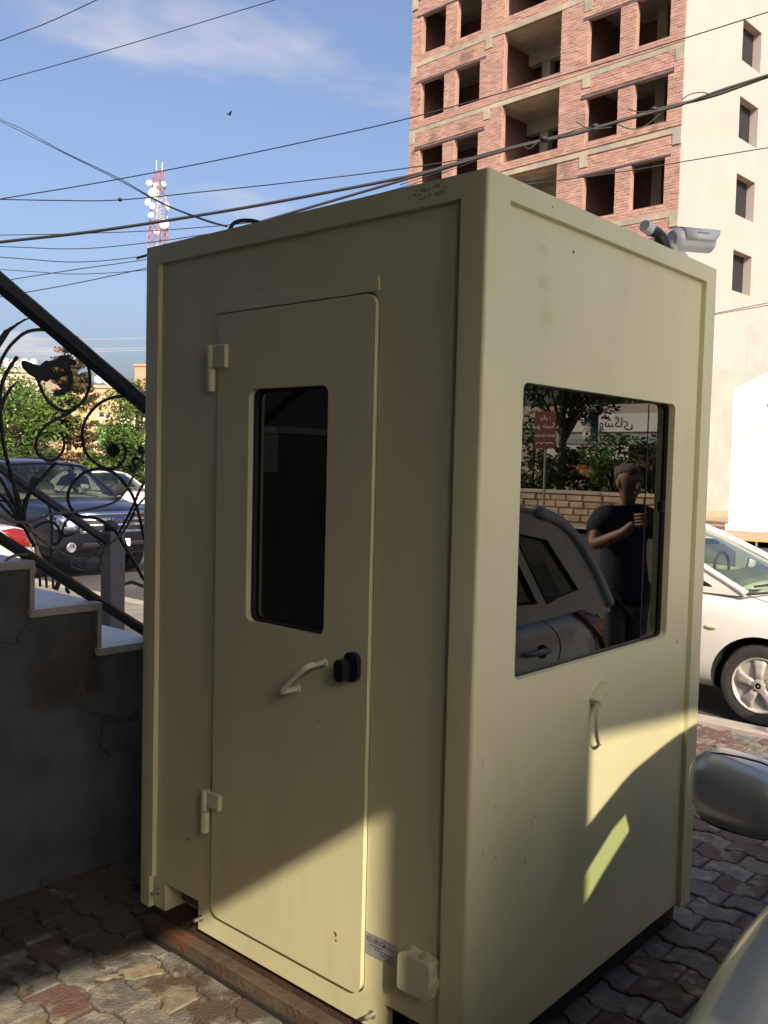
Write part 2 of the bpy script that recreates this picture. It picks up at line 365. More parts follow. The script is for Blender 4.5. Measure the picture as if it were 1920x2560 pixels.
def paver_material(name, col, dirt, amt):
    m = mat(name, col, 0.92, var=0.28, vs=22, bump=0.9, bs=120, col2=dirt, s2=11, thr=amt, isl=0.2, det=12)
    N = m.node_tree.nodes; L = m.node_tree.links; b = N['Principled BSDF']; geo = [q for q in N if q.type == 'NEW_GEOMETRY'][0]
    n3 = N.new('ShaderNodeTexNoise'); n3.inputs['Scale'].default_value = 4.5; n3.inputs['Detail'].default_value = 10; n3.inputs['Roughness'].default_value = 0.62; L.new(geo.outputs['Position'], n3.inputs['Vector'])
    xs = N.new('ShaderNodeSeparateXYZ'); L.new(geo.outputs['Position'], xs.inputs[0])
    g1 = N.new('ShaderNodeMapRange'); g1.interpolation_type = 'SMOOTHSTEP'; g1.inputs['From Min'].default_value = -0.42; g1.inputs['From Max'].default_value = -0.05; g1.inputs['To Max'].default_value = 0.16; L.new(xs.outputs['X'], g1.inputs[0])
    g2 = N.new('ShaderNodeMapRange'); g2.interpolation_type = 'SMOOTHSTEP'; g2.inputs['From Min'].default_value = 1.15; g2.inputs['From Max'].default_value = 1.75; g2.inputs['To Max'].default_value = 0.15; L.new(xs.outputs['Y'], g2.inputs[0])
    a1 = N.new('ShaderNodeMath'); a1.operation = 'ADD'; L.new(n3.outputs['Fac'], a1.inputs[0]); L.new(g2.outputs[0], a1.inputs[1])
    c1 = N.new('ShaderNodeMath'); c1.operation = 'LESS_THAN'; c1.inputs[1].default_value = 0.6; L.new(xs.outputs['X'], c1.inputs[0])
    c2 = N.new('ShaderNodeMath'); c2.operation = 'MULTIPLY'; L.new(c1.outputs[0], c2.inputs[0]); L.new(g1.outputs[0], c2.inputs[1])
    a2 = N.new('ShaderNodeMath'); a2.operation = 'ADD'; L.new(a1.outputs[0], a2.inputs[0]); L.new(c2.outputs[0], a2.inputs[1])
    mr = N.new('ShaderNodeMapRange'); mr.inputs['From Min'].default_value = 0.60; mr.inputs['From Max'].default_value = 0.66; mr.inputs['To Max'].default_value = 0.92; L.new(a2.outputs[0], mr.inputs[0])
    src = b.inputs['Base Color'].links[0].from_socket; mx = N.new('ShaderNodeMix'); mx.data_type = 'RGBA'; L.new(mr.outputs[0], mx.inputs['Factor']); L.new(src, mx.inputs['A']); mx.inputs['B'].default_value = (0.075, 0.056, 0.037, 1); L.new(mx.outputs['Result'], b.inputs['Base Color'])   # mud film by the booth; brown also thickens towards the stairs
    return m
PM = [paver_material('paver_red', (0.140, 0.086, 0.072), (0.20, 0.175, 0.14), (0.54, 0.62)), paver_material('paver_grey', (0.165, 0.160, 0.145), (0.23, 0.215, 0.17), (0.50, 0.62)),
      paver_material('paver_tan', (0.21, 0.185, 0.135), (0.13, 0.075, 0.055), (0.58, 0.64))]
cand = []
for i in range(-12, 34):
    for k in range(-16, 30):
        ring, c = paver_mb(i, k)
        if c[0] > 4.18 or c[1] > 1.93 + 0.0 and c[0] < 1.75: continue
        if c[0] > 4.10 or c[0] < -2.6 or c[1] < -1.9 or c[1] > 4.3: continue
        if 0.2 < c[0] < 1.25 and 0.2 < c[1] < 1.25: continue
        P = Vector((c[0], c[1], 0)) - CPOS; dz = P.dot(CF)
        sx = 960 + FPX*P.dot(CR)/dz; sy = 1280 - FPX*P.dot(CU)/dz
        vis = dz > 0 and -40 < sx < 1960 and sy < 2620
        if vis and c[0] > 0 and c[1] > 0 and not (sx > 1690): vis = vis and (sx < 400)
        if vis and sx < 1150 and c[0] > 0.0 : vis = False
        cand.append((0 if vis else 1, dz, i, k, ring, c))
cand.sort(key=lambda q: (q[0], q[1]))
rest = [MB(), MB(), MB()]
for n_, (hid, dz, i, k, ring, c) in enumerate(cand):
    rr = random.Random(i*131+k*17)
    redness = 0.62 if c[0] > 1.3 else 0.12
    if c[0] < 0 and c[1] > 0.9: redness = 0.12
    j = 0 if rr.random() < redness else (1 if rr.random() < 0.62 else 2)
    if c[0] > 1.0 and -0.35 < c[1] < 0.16 and c[0] < 2.0: j = 1 if rr.random() < 0.6 else 0
    mb = paver_mesh(ring, c, rr.uniform(-0.006, 0.004), rr.uniform(-0.035, 0.035), rr.uniform(-0.035, 0.035))
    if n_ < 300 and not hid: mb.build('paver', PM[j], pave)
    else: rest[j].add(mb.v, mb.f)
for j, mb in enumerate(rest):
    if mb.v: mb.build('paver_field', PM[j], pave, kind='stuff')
# spilled mortar and sand caught against the skid
M['mortar'] = mat('dried_mortar', (0.27, 0.23, 0.155), 0.95, var=0.3, vs=25, bump=0.7, bs=120)
for (cx, cy, a, b_, s_) in ((-0.30, 0.62, 0.16, 0.05, 0.3), (-0.20, 1.22, 0.11, 0.045, -0.5), (-0.62, 1.02, 0.13, 0.035, 0.9), (-0.18, 0.33, 0.10, 0.04, 0.2)):
    pts = []
    for q in range(22):
        t = 2*math.pi*q/22; k_ = 0.65+0.7*noise.noise(Vector((math.cos(t)*1.7+cx*9, math.sin(t)*1.7, cy*7)))
        u, v = a*k_*math.cos(t), b_*k_*math.sin(t); pts.append((cx+u*math.cos(s_)-v*math.sin(s_), cy+u*math.sin(s_)+v*math.cos(s_)))
    MB().plate(pts, [], lambda u, v, d: (u, v, 0.0065-d), 0.009).build('mortar_spill', M['mortar'], pave)

# ---- the building whose entrance canopy shades the booth (it stands behind the photographer)
M['facade'] = mat('facade_plaster', (0.085, 0.082, 0.078), 0.85, var=0.1, vs=2, bump=0.2)
M['soffit'] = mat('canopy_soffit', (0.075, 0.068, 0.06), 0.8, var=0.1, vs=3)
ob = thing('entrance_building', 'grey building with an entrance canopy and columns mirrored faintly in the door pane', 'building', (-6.5, 2, 0))
MB().plate(rect(-6, 12, 0, 9), [rect(-4.5, -1.5, 0.05, 3.2), rect(2.2, 4.3, 1.9, 4.4), rect(5.5, 8.5, 2.6, 4.4), rect(-3.8, -1.2, 5.2, 7.4), rect(1.5, 4.5, 5.2, 7.4), rect(6.5, 9.5, 5.2, 7.4)], lambda u, v, d: (-5.5-d, u, v), 0.35).build('wall', M['facade'], ob)
MB().box(-12, -5.86, -5.99, 11.99, 0, 8.99).build('building_core', M['facade'], ob)
for (a, b_, c, d) in ((-4.5, -1.5, 0.05, 3.2), (2.2, 4.3, 1.9, 4.4), (5.5, 8.5, 2.6, 4.4), (-3.8, -1.2, 5.2, 7.4), (1.5, 4.5, 5.2, 7.4), (6.5, 9.5, 5.2, 7.4)):
    w_ = MB().plate(rect(a, b_, c, d), [rect(a+0.06, (a+b_)/2-0.03, c+0.06, d-0.06), rect((a+b_)/2+0.03, b_-0.06, c+0.06, d-0.06)], lambda u, v, q: (-5.62-q, u, v), 0.05).build('window', M['dark'], ob)
    MB().box(-5.66, -5.65, a+0.05, b_-0.05, c+0.05, d-0.05).build('pane', M['car_glass_dark'], w_)
CH = 4.0
def ce(x): return (0.955-CH-0.1*x)/0.727
cpoly = [(-5.49, ce(-5.49)), (0.62, ce(0.62)), (0.62, 2.0), (-5.49, 3.6)]
MB().plate(cpoly, [], lambda u, v, d: (u, v, CH+d), 0.42).build('canopy', M['soffit'], ob)
MB().box(-3.40, -3.15, -10.5, -3.505, -0.05, 3.1).build('added_screen_wall', M['facade'], ob)  # added out of view, keeps sky and ground light off the door side
MB().box(-5.49, -3.15, -3.50, -3.20, -0.05, CH-0.001).build('added_screen_wall', M['facade'], ob)  # added out of view to shade the ground before the door side
for (cx, cy) in ((-1.63, -3.60),):
    MB().box(cx-0.265, cx+0.265, cy-0.265, cy+0.265, -0.05, CH-0.001).build('column', M['facade'], ob, bevel=0.01)
MB().box(-3.12, -1.50, -2.55, -2.05, -0.02, 0.55).build('added_shade_box', M['facade'], ob, bevel=0.01)  # added out of view to shade the paving around the camera
ADDED_HEDGE = (-3.06, -1.56, -2.50, -2.10, 0.54, 1.42)  # extent of the unseen leafy block added for shade
# ================================================================== guard booth
BW, BD, BT, BB = 1.463, 1.452, 2.45, 0.094        # width along y, depth along x, top, bottom
booth = thing('guard_booth', 'cream painted steel guard booth with door, standing on the block paving', 'guard booth', (BD/2, BW/2, 0))
def LF(u, v, d): return (d, u, v)                  # door side, depth inwards
def RF(u, v, d): return (u, d, v)                  # window side
REC = 0.018
def post(poly, z0, z1, name='corner_post'):
    return MB().plate(poly, [], lambda u, v, d: (u, v, z0+d), z1-z0).build(name, M['cream'], booth, auto=35)
def arc(cx, cy, r, a0, a1, n=5): return [(cx+r*math.cos(R(lerp(a0, a1, k/n))), cy+r*math.sin(R(lerp(a0, a1, k/n)))) for k in range(n+1)]
post(arc(0.012, 0.012, 0.012, 180, 270) + [(0.099, 0), (0.099, 0.083), (0, 0.083)], BB, BT)
post([(0, 1.404), (0.09, 1.404)] + [(0.09, BW)] + arc(0.010, BW-0.010, 0.010, 90, 180), BB, BT)
post([(1.357, 0)] + arc(BD-0.012, 0.012, 0.012, 270, 360) + [(BD, 0.09), (1.357, 0.09)], BB, BT)
post([(1.36, BW), (1.36, 1.37), (BD, 1.37), (BD, BW)], BB, BT)
MB().box(0, 0.05, 1.386, 1.4035, 0.212, 2.388).build('post_flange', M['cream'], booth)
for nm, b_ in (('top_beam', (0.0, 0.09, 0.0832, 1.4038, 2.389, BT)), ('top_beam', (0.0992, 1.3568, 0.0, 0.083, 2.393, BT)), ('top_beam', (1.362, BD, 0.0902, 1.3698, 2.389, BT)), ('top_beam', (0.0902, 1.3598, 1.37, BW, 2.389, BT))):
    MB().box(*b_).build(nm, M['cream'], booth)
MB().box(0.091, 1.361, 0.0835, 1.3695, 2.40, 2.446).build('roof', M['cream'], booth)
MB().box(0.09, 1.36, 0.09, 1.37, 0.12, 0.15).build('floor', M['rust'], booth)
# door side panel: opening for the door, two lifting notches at the foot
DY0, DY1, DZ0, DZ1 = 0.370, 1.059, 0.187, 2.185
door_hole = rrect(DY0-0.005, DY1+0.005, DZ0-0.005, DZ1+0.005, 0.042, 6)
outer = [(0.0832, 0.104), (0.285-0.19, 0.104), (0.285-0.19, 0.194), (0.285, 0.194), (0.285, 0.104), (1.139, 0.104), (1.139, 0.202), (1.331, 0.199), (1.331, 0.098), (1.4035, 0.098), (1.4035, 0.2115), (1.3855, 0.2115), (1.3855, 2.3885), (0.0832, 2.3885)]
MB().plate(outer, [door_hole], lambda u, v, d: (REC+d, u, v), 0.035).build('door_side_panel', M['cream'], booth)
MB().box(0.11, 0.115, 1.10, 1.36, 0.09, 0.25).build('notch_back_plate', M['cream'], booth)
MB().box(0.11, 0.115, 0.10, 0.32, 0.09, 0.25).build('notch_back_plate', M['dark'], booth)
MB().box(REC+0.035, 0.11, 1.332, 1.336, 0.098, 0.20).build('notch_cheek', M['cream'], booth)
# window side panel
WX0, WX1, WZ0, WZ1 = 0.214, 1.177, 1.131, 1.943
win_hole = rrect(WX0, WX1, WZ0, WZ1, 0.022, 5)
MB().plate(rect(0.0992, 1.3568, 0.104, 2.3925), [win_hole], lambda u, v, d: (u, REC+d, v), 0.022).build('window_side_panel', M['cream'], booth)
# the two hidden sides
MB().plate(rect(0.0902, 1.3698, 0.104, 2.3885), [], lambda u, v, d: (BD-REC-d, u, v), 0.04).build('rear_panel', M['cream'], booth)
MB().plate(rect(0.0902, 1.3598, 0.104, 2.3885), [], lambda u, v, d: (u, BW-REC-d, v), 0.04).build('rear_panel', M['cream'], booth)
# door leaf
GZ0, GZ1, GY0, GY1 = 1.204, 1.939, 0.549, 0.900
door = MB().plate(rrect(DY0, DY1, DZ0, DZ1, 0.038, 6), [rrect(GY0, GY1, GZ0, GZ1, 0.028, 5)], lambda u, v, d: (0.006+d, u, v), 0.052).build('door', M['cream'], booth, bevel=0.0025)
MB().plate(rrect(GY0-0.015, GY1+0.015, GZ0-0.015, GZ1+0.015, 0.03, 5), [rrect(GY0+0.010, GY1-0.010, GZ0+0.010, GZ1-0.010, 0.022, 5)], lambda u, v, d: (0.026+d, u, v), 0.012).build('gasket', M['rubber'], door)
MB().box(0.0385, 0.0425, GY0-0.01, GY1+0.01, GZ0-0.01, GZ1+0.01).build('pane', M['booth_glass'], door)
for z0, z1, zl in ((1.936, 2.086, 2.010), (0.467, 0.610, 0.557)):
    h = MB().tube([(-0.004, 1.080, z0), (-0.004, 1.080, (z0+z1)/2-0.002)], 0.0155, 14).tube([(-0.004, 1.080, (z0+z1)/2+0.001), (-0.004, 1.080, z1)], 0.0165, 14).build('hinge', M['cream2'], door, auto=40, bevel=0.002)
    MB().box(-0.012, 0.0055, 1.002, 1.066, zl, z1).build('hinge_leaf', M['cream2'], door, bevel=0.004)
# grip: a bent bar set aslant, paint chipped to rust
g = spline([(0.006, 0.541, 1.127), (-0.048, 0.541, 1.127), (-0.066, 0.550, 1.119), (-0.070, 0.60, 1.078), (-0.066, 0.644, 1.039), (-0.048, 0.653, 1.031), (0.006, 0.653, 1.031)], 5)
MB().tube(g, 0.0085, 10).build('door_handle', mat('chipped_handle', (0.62, 0.58, 0.44), 0.45, col2=(0.11, 0.045, 0.02), s2=38, thr=(0.63, 0.66)), door, auto=50)
for y, z in ((0.541, 1.127), (0.653, 1.031)):
    MB().tube([(0.0062, y, z), (0.001, y, z)], [0.014, 0.011], 10).build('handle_collar', M['cream2'], door)
lk = MB().plate(rrect(0.395, 0.449, 1.093, 1.178, 0.022, 5), [], lambda u, v, d: (-0.010+d, u, v), 0.0155).build('lock', M['black'], door, bevel=0.004)
MB().plate(rrect(0.412, 0.450, 1.098, 1.160, 0.015, 5), [], lambda u, v, d: (-0.050+d, u, v), 0.024).build('lock_cover', M['black'], lk, bevel=0.006)
MB().tube([(-0.030, 0.43, 1.13), (-0.008, 0.43, 1.13)], 0.013, 10).build('lock_stem', M['black'], lk)
# drip cap over the door
MB().add([(0.0175, 1.077, 2.195), (0.0175, 0.366, 2.195), (0.0105, 0.366, 2.190), (0.0105, 1.077, 2.190), (0.0175, 1.06, 2.236), (0.0175, 0.372, 2.236), (0.015, 0.372, 2.236), (0.015, 1.06, 2.236)],
     [(0,1,2,3), (3,2,6,7), (4,5,1,0), (7,6,5,4), (0,3,7,4), (1,5,6,2)]).build('drip_cap', M['cream'], booth)
# window: two panes, the right one set behind the other, frame channel, latch
MB().plate(rrect(WX0-0.02, WX1+0.02, WZ0-0.02, WZ1+0.02, 0.03, 5), [rrect(WX0+0.003, WX1-0.003, WZ0+0.003, WZ1-0.003, 0.02, 5)], lambda u, v, d: (u, REC+0.0225+d, v), 0.02).build('window_frame', M['rubber'], booth)
MB().box(WX0-0.01, 1.025, 0.0430, 0.0470, WZ0-0.01, WZ1+0.01).build('pane', M['booth_glass'], booth)
MB().box(1.005, WX1+0.01, 0.0500, 0.0540, WZ0-0.01, WZ1+0.01).build('pane', M['booth_glass'], booth)
MB().box(1.021, 1.0255, 0.0415, 0.0428, WZ0+0.01, WZ1-0.01).build('pane_edge', M['rubber'], booth)
MB().plate(rrect(1.158, 1.170, 1.570, 1.605, 0.005, 4), [], lambda u, v, d: (u, 0.040+d, v), 0.010).build('window_latch', M['black'], booth)
# pull with a curved strap under the window
MB().obox((0.681, 0.000, 1.018), (0.086, 0.034, 0.026), Matrix.Rotation(R(-32), 3, 'Y')).build('tray_bracket', M['cream2'], booth, bevel=0.003)
sp = spline([(0.647, -0.006, 1.000), (0.632, -0.012, 0.965), (0.629, -0.014, 0.925), (0.639, -0.014, 0.888), (0.664, -0.008, 0.862), (0.700, 0.006, 0.853), (0.715, 0.016, 0.855)], 6)
mb = MB()
for sgn in (0, 1): pass
rows = []
for p_ in sp: rows.append([p_ + Vector((0, -0.006, 0)), p_ + Vector((0, 0.006, 0))])
mb.sheet(rows).build('strap', M['cream2'], booth, solid=0.004)
# data plate
LFo = REC-0.0012
MB().box(LFo, REC-0.0002, 0.247, 0.364, 0.314, 0.379).build('data_plate', M['sticker'], booth)
def dp(u, v): return (LFo-0.0006, u, v)
text_mb('EURO', 0.0215, lambda u, v: dp(0.359-u*1.25, 0.361+v), align='LEFT').build('lettering', M['ink'], booth, fix=False)
text_mb('trade', 0.016, lambda u, v: dp(0.2975-u*1.2, 0.359+v), align='LEFT').build('lettering', M['ink'], booth, fix=False)
mb = MB().box(LFo-0.0007, LFo-0.0002, 0.256, 0.300, 0.3712, 0.3722)
for k in range(4):
    w_ = (0.05, 0.07, 0.065, 0.045)[k]; yy = 0.348-0.02*k
    for q in range(6):
        a = yy-w_*q/6; mb.box(LFo-0.0007, LFo-0.0002, max(a-w_/9, 0.252), a, 0.345-k*0.008, 0.3475-k*0.008)
mb.build('fine_print', M['ink'], booth, kind='stuff')
# junction box with cable glands
jb = MB().plate(rrect(0.093, 0.203, 0.298, 0.400, 0.012, 4), [], lambda u, v, d: (REC-0.050+d, u, v), 0.0498).build('junction_box', M['cream2'], booth, bevel=0.006)
for y in (0.120, 0.172):
    MB().lathe([(0.017, 0), (0.017, 0.004), (0.013, 0.005), (0.013, 0.009), (0.008, 0.010), (0.008, 0.016), (0.0, 0.018)], 14, Matrix.Translation((REC-0.026, y, 0.400))).build('cable_gland', M['cream2'], jb, auto=40)
MB().lathe([(0.017, 0), (0.017, 0.004), (0.013, 0.005), (0.013, 0.009), (0.0, 0.011)], 14, Matrix.Translation((REC-0.026, 0.093, 0.345)) @ Matrix.Rotation(R(90), 4, 'X')).build('cable_gland', M['cream2'], jb, auto=40)
for y, z in ((1.371, 0.158), (1.122, 0.148), (0.331, 0.146), (0.12, 0.146)):
    b_ = MB().tube([(REC, y, z), (REC-0.030, y, z)], 0.0065, 10).build('bolt', M['zinc'], booth, auto=40)
    MB().lathe([(0.013, 0), (0.013, 0.002), (0.0, 0.0021)], 12, Matrix.Translation((REC-0.0004, y, z)) @ Matrix.Rotation(R(-90), 4, 'Y')).build('washer', M['zinc'], b_)
M['rust_shade'] = mat('shaded_rust', (0.06, 0.035, 0.022), 0.85, var=0.4, vs=12, bump=0.5, bs=60)  # rust darkened for the shade below the panel edge
M['mudrust'] = mat('muddy_flange', (0.085, 0.062, 0.042), 0.85, var=0.35, vs=14, bump=0.5, bs=60, col2=(0.12, 0.048, 0.024), s2=4, thr=(0.54, 0.60))
# steel skids under the booth
MB().box(0.035, 0.13, 0.05, 1.44, -0.004, 0.0935).build('skid', M['rust_shade'], booth, bevel=0.004)
MB().box(1.33, 1.42, 0.05, 1.44, -0.004, 0.0935).build('skid', M['rust'], booth, bevel=0.004)
MB().box(0.131, 1.329, 0.05, 0.14, 0.02, 0.0935).build('skid', M['dark'], booth)
MB().box(-0.014, 0.0345, 0.02, 1.42, -0.004, 0.058).build('skid_flange', M['mudrust'], booth, bevel=0.003)
MB().box(-0.0245, -0.0145, 0.02, 1.40, -0.004, 0.012).build('dark_strip', M['rubber'], booth)  # dark strip drawn along the foot of the flange
# ghosts of old stencilled lettering and rubbed marks
M['ghost'] = mat('faded_lettering', (0.595, 0.60, 0.335), 0.5)
M['ghost2'] = mat('faded_stencil', (0.34, 0.31, 0.20), 0.6, var=0.3, vs=60)
for z, w_ in ((2.305, 0.235), (2.215, 0.25), (2.125, 0.27)):
    text_mb('TEL', 0.042, lambda u, v, z=z, w_=w_: (w_+0.02+u, REC-0.0008, z+v), align='LEFT').build('old_lettering', M['ghost'], booth, fix=False)
mb = MB(); rr = random.Random(5)
for k in range(26):
    y = rr.uniform(0.135, 0.235); z = rr.uniform(2.405, 2.432); mb.box(-0.0006, -0.0002, y, y+rr.uniform(0.004, 0.012), z, z+rr.uniform(0.003, 0.008))
mb.build('old_stencil', M['ghost2'], booth, kind='stuff')
# rust chips and scuffs
M['chip'] = mat('rust_chip', (0.20, 0.07, 0.025), 0.9, var=0.4, vs=80)
for n_, (ff, u, v, s_) in enumerate(((0, 0.473, 0.335, 0.009), (0, 0.47, 0.315, 0.005), (0, 1.20, 0.40, 0.006), (0, 0.56, 0.95, 0.003), (1, 0.45, 2.33, 0.006), (1, 1.27, 1.10, 0.007), (1, 0.34, 0.72, 0.005), (1, 0.30, 2.42, 0.004))):
    pts = []
    for q in range(9):
        t = 2*math.pi*q/9; k_ = s_*random.uniform(0.5, 1.2); pts.append((u+k_*math.cos(t)*0.8, v+k_*math.sin(t)))
    base = 0.0055 if (ff == 0 and u < 1.06) else (REC-0.0004 if v < 2.39 else -0.0004)
    MB().plate(pts, [], (lambda a, b, d, base=base: (base, a, b)) if ff == 0 else (lambda a, b, d, base=base: (a, base, b)), 0).build('rust_chip', M['chip'], booth)
M['scuff'] = mat('scuff', (0.50, 0.49, 0.29), 0.7, var=0.3, vs=60)
for (u, v, a, b_) in ((0.145, 0.80, 0.010, 0.004), (0.15, 0.66, 0.013, 0.005), (0.06, 0.70, 0.004, 0.02), (0.05, 0.95, 0.004, 0.015), (0.33, 0.70, 0.006, 0.02), (0.30, 0.60, 0.008, 0.012)):
    pts = []
    for q in range(11):
        t = 2*math.pi*q/11; k_ = random.uniform(0.5, 1.2); pts.append((u+a*k_*math.cos(t), v+b_*k_*math.sin(t)))
    yb = -0.0004 if u < 0.099 else REC-0.0004
    MB().plate(pts, [], lambda p, q, d, yb=yb: (p, yb, q), 0).build('scuff', M['scuff'], booth)

# ---- security camera on the roof edge
M['camw'] = mat('camera_white', (0.62, 0.65, 0.67), 0.35, coat=0.3, var=0.03)
cb = on(1686, 600, 1, 0.13); cx0, cz0 = cb.x, 2.4465
sc_ = thing('security_camera', 'white bullet security camera with sun hood, mounted on the booth roof edge', 'camera', (cx0, 0.13, cz0))
MB().lathe([(0.062, 0), (0.062, 0.008), (0.056, 0.030), (0.050, 0.052), (0.036, 0.068), (0.0, 0.074)], 24, Matrix.Translation((cx0, 0.13, cz0))).build('base_dome', M['camw'], sc_, auto=50)
MB().tube([(cx0-0.005, 0.13, cz0+0.05), (cx0-0.03, 0.125, cz0+0.085), (cx0-0.015, 0.12, cz0+0.108)], [0.026, 0.024, 0.022], 14).build('swivel_arm', M['camw'], sc_, auto=50)
hd = Vector((0.90, -0.40, 0.06)).normalized(); hb = Vector((cx0-0.012, 0.115, cz0+0.108))
mz = hd.to_track_quat('Z', 'Y').to_matrix().to_4x4()
mh = Matrix.Translation(hb) @ mz
MB().lathe([(0.0, -0.028), (0.030, -0.026), (0.0405, -0.012), (0.042, 0.0), (0.042, 0.015), (0.040, 0.017), (0.040, 0.150), (0.0395, 0.152)], 28, mh).build('housing', M['camw'], sc_, auto=35)
MB().lathe([(0.0375, 0.148), (0.0375, 0.153), (0.030, 0.160), (0.0, 0.163)], 24, mh).build('lens_window', M['black'], sc_, auto=50)
rows = []
upv = Vector((0, 0, 1)); sd = hd.cross(upv).normalized(); up2 = sd.cross(hd).normalized()
for k in range(13):
    a = R(lerp(-98, 98, k/12)); rad = 0.0455
    o_ = math.sin(a)*sd*rad + math.cos(a)*up2*rad
    fl = 0.195-0.055*(abs(lerp(-1, 1, k/12))**1.6)
    rows.append([hb+o_+hd*0.005, hb+o_+hd*0.1, hb+o_+hd*fl])
MB().sheet(rows).build('sun_hood', M['camw'], sc_, smooth=True, solid=0.003)
text_mb('SAMSUNG', 0.013, lambda u, v: hb + (sd*0.0452*math.cos(v/0.045+0.45) + up2*0.0452*math.sin(v/0.045+0.45))*1.045 + hd*(0.085+u), align='CENTER').build('lettering', M['ink'], sc_, fix=False)
bp_ = on(1625, 577, 1, 0.15)
MB().tube(spline([bp_, (bp_.x+0.05, 0.14, bp_.z-0.005), (bp_.x+0.10, 0.135, cz0+0.055), (cx0-0.05, 0.13, cz0+0.03)], 5), [0.020]*6+[0.024]*10, 10).build('cable_joint', M['black'], sc_, smooth=True)
MB().tube([(bp_.x-0.035, 0.155, bp_.z+0.012), (bp_.x+0.012, 0.15, bp_.z+0.002)], 0.021, 10).build('tape_wrap', M['camw'], sc_)
lp = [on(567, 566, 0, 0.10), on(585, 558, 0, 0.15), on(640, 554, 0, 0.20), on(700, 556, 0, 0.15)]
lp[0].z = 2.449; lp[-1].z = 2.449
tag(MB().tube(spline([lp[0], lp[1], lp[2], lp[3]], 8), 0.007, 8).build('roof_cable', M['rubber'], smooth=True), 'loose black cable loop lying on the booth roof', 'cable')
# ================================================================== staircase
st = thing('staircase', 'cement staircase with pale marble treads rising behind the booth', 'stairs', (0.3, 3.2, 0))
SY0, SY1 = 1.985, 4.62
def tread_x(i): return 0.445-0.29*(i-4)
def tread_z(i): return 0.17+0.19*i
NST = 9
outl = [(-5.48, 0.0), (tread_x(0)-0.02, 0.0)]
for i in range(NST+1):
    x = tread_x(i)-0.02; z = tread_z(i)-0.032
    outl.append((x, z))
    outl.append((tread_x(i+1)-0.02 if i < NST else -5.48, z))
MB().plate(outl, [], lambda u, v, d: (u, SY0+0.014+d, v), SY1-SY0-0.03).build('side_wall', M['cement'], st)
for i in range(NST+1):
    x1 = tread_x(i); x0 = tread_x(i+1)-0.02 if i < NST else -5.47; z = tread_z(i)
    t_ = MB().box(x0+0.001, x1, SY0-0.008, SY1, z-0.031, z).build('tread', M['marble'], st, bevel=0.004)
    MB().box(x0+0.001, x1-0.002, SY0-0.0105, SY0-0.0082, z-0.030, z-0.001).build('tread_edge', M['marble_edge'], t_)
    if i: MB().box(tread_x(i)-0.0195, tread_x(i)-0.0005, SY0-0.004, SY1-0.003, tread_z(i-1)+0.0005, z-0.0315).build('riser', M['marble_edge'], st)
# patches of newer mortar and cracks in the render
M['patch'] = mat('mortar_patch', (0.058, 0.055, 0.048), 0.95, var=0.3, vs=7, bump=0.6, bs=40)
M['crack'] = mat('crack', (0.035, 0.032, 0.028), 0.95)
WY = SY0+0.014
def zf(x, y): return (x*.4158, 1380+y*.4158)
for poly in ([(600, 985), (640, 975), (700, 990), (760, 985), (830, 950), (830, 1020), (740, 1030), (650, 1025), (612, 1050)], [(440, 860), (480, 700), (510, 690), (500, 800), (530, 880), (520, 945), (470, 955)],
             [(180, 905), (215, 840), (250, 815), (240, 880), (228, 945), (205, 915)], [(600, 1170), (640, 1185), (672, 1225), (650, 1228), (620, 1200)]):
    pts = [on(*zf(*q), 1, WY) for q in poly]
    MB().plate([(p_.x, p_.z) for p_ in pts], [], lambda u, v, d: (u, WY-0.004+d, v), 0.0038).build('mortar_patch', M['patch'], st, bevel=0.002)
for line in ([(0, 545), (60, 552), (120, 548), (95, 530), (130, 480), (165, 420)], [(250, 800), (300, 830), (340, 855), (400, 880), (450, 910), (480, 945), (540, 960), (610, 985)], [(610, 1050), (608, 1110), (602, 1175)], [(672, 1222), (720, 1195), (800, 1170)],
             [(570, 640), (578, 500), (575, 420)], [(250, 1960), (245, 2010), (255, 2030)], [(60, 2040), (40, 2065)]):
    pts = [on(*zf(*q), 1, WY-0.0005) for q in line]; pts = spline(pts, 3)
    pts = [p_ + Vector((random.uniform(-0.003, 0.003), 0, random.uniform(-0.004, 0.004))) for p_ in pts]
    MB().tube(pts, [0.0028*random.uniform(0.5, 1.5) for _ in pts], 4).build('crack', M['crack'], st)

# ---- wrought-iron railing on the near side of the stairs
RY = 2.055
def A1(x, y, Y=RY): return on(x*.2893, 600+y*.2893, 1, Y)
def A2(x, y, Y=RY): return on(x*.2893, 1080+y*.2893, 1, Y)
ra = thing('iron_railing', 'black wrought iron stair railing with scrolls and a rosette, beside the booth', 'railing', (0.3, RY, 0.9))
def hammered(mb, a, b, r, n=40, sides=8, flat=None, amp=0.06):
    a = Vector(a); b = Vector(b)
    pts = [a.lerp(b, k/n) for k in range(n+1)]
    rr = [r*(1+amp*noise.noise(Vector((k*0.9, r*70, 3)))) for k in range(n+1)]
    return mb.tube(pts, rr, sides, flat=flat)
def railz(x, z0, sl): return z0 - sl*(x+0.28)
hammered(MB(), (-1.5, RY, railz(-1.5, 2.385, 0.65)), (1.72, RY, railz(1.72, 2.385, 0.65)), 0.037, 70, 6).build('handrail', M['iron'], ra)
hammered(MB(), (-1.5, RY, railz(-1.5, 1.425, 0.675)), (1.72, RY, railz(1.72, 1.425, 0.675)), 0.0225, 70, 8).build('bottom_rail', M['iron'], ra)
MB().box(1.70, 1.79, RY-0.045, RY+0.045, 0.0, 1.20).build('newel_post', M['iron'], ra, bevel=0.006)
MB().box(-1.59, -1.50, RY-0.045, RY+0.045, tread_z(NST), 3.25).build('newel_post', M['iron'], ra, bevel=0.006)
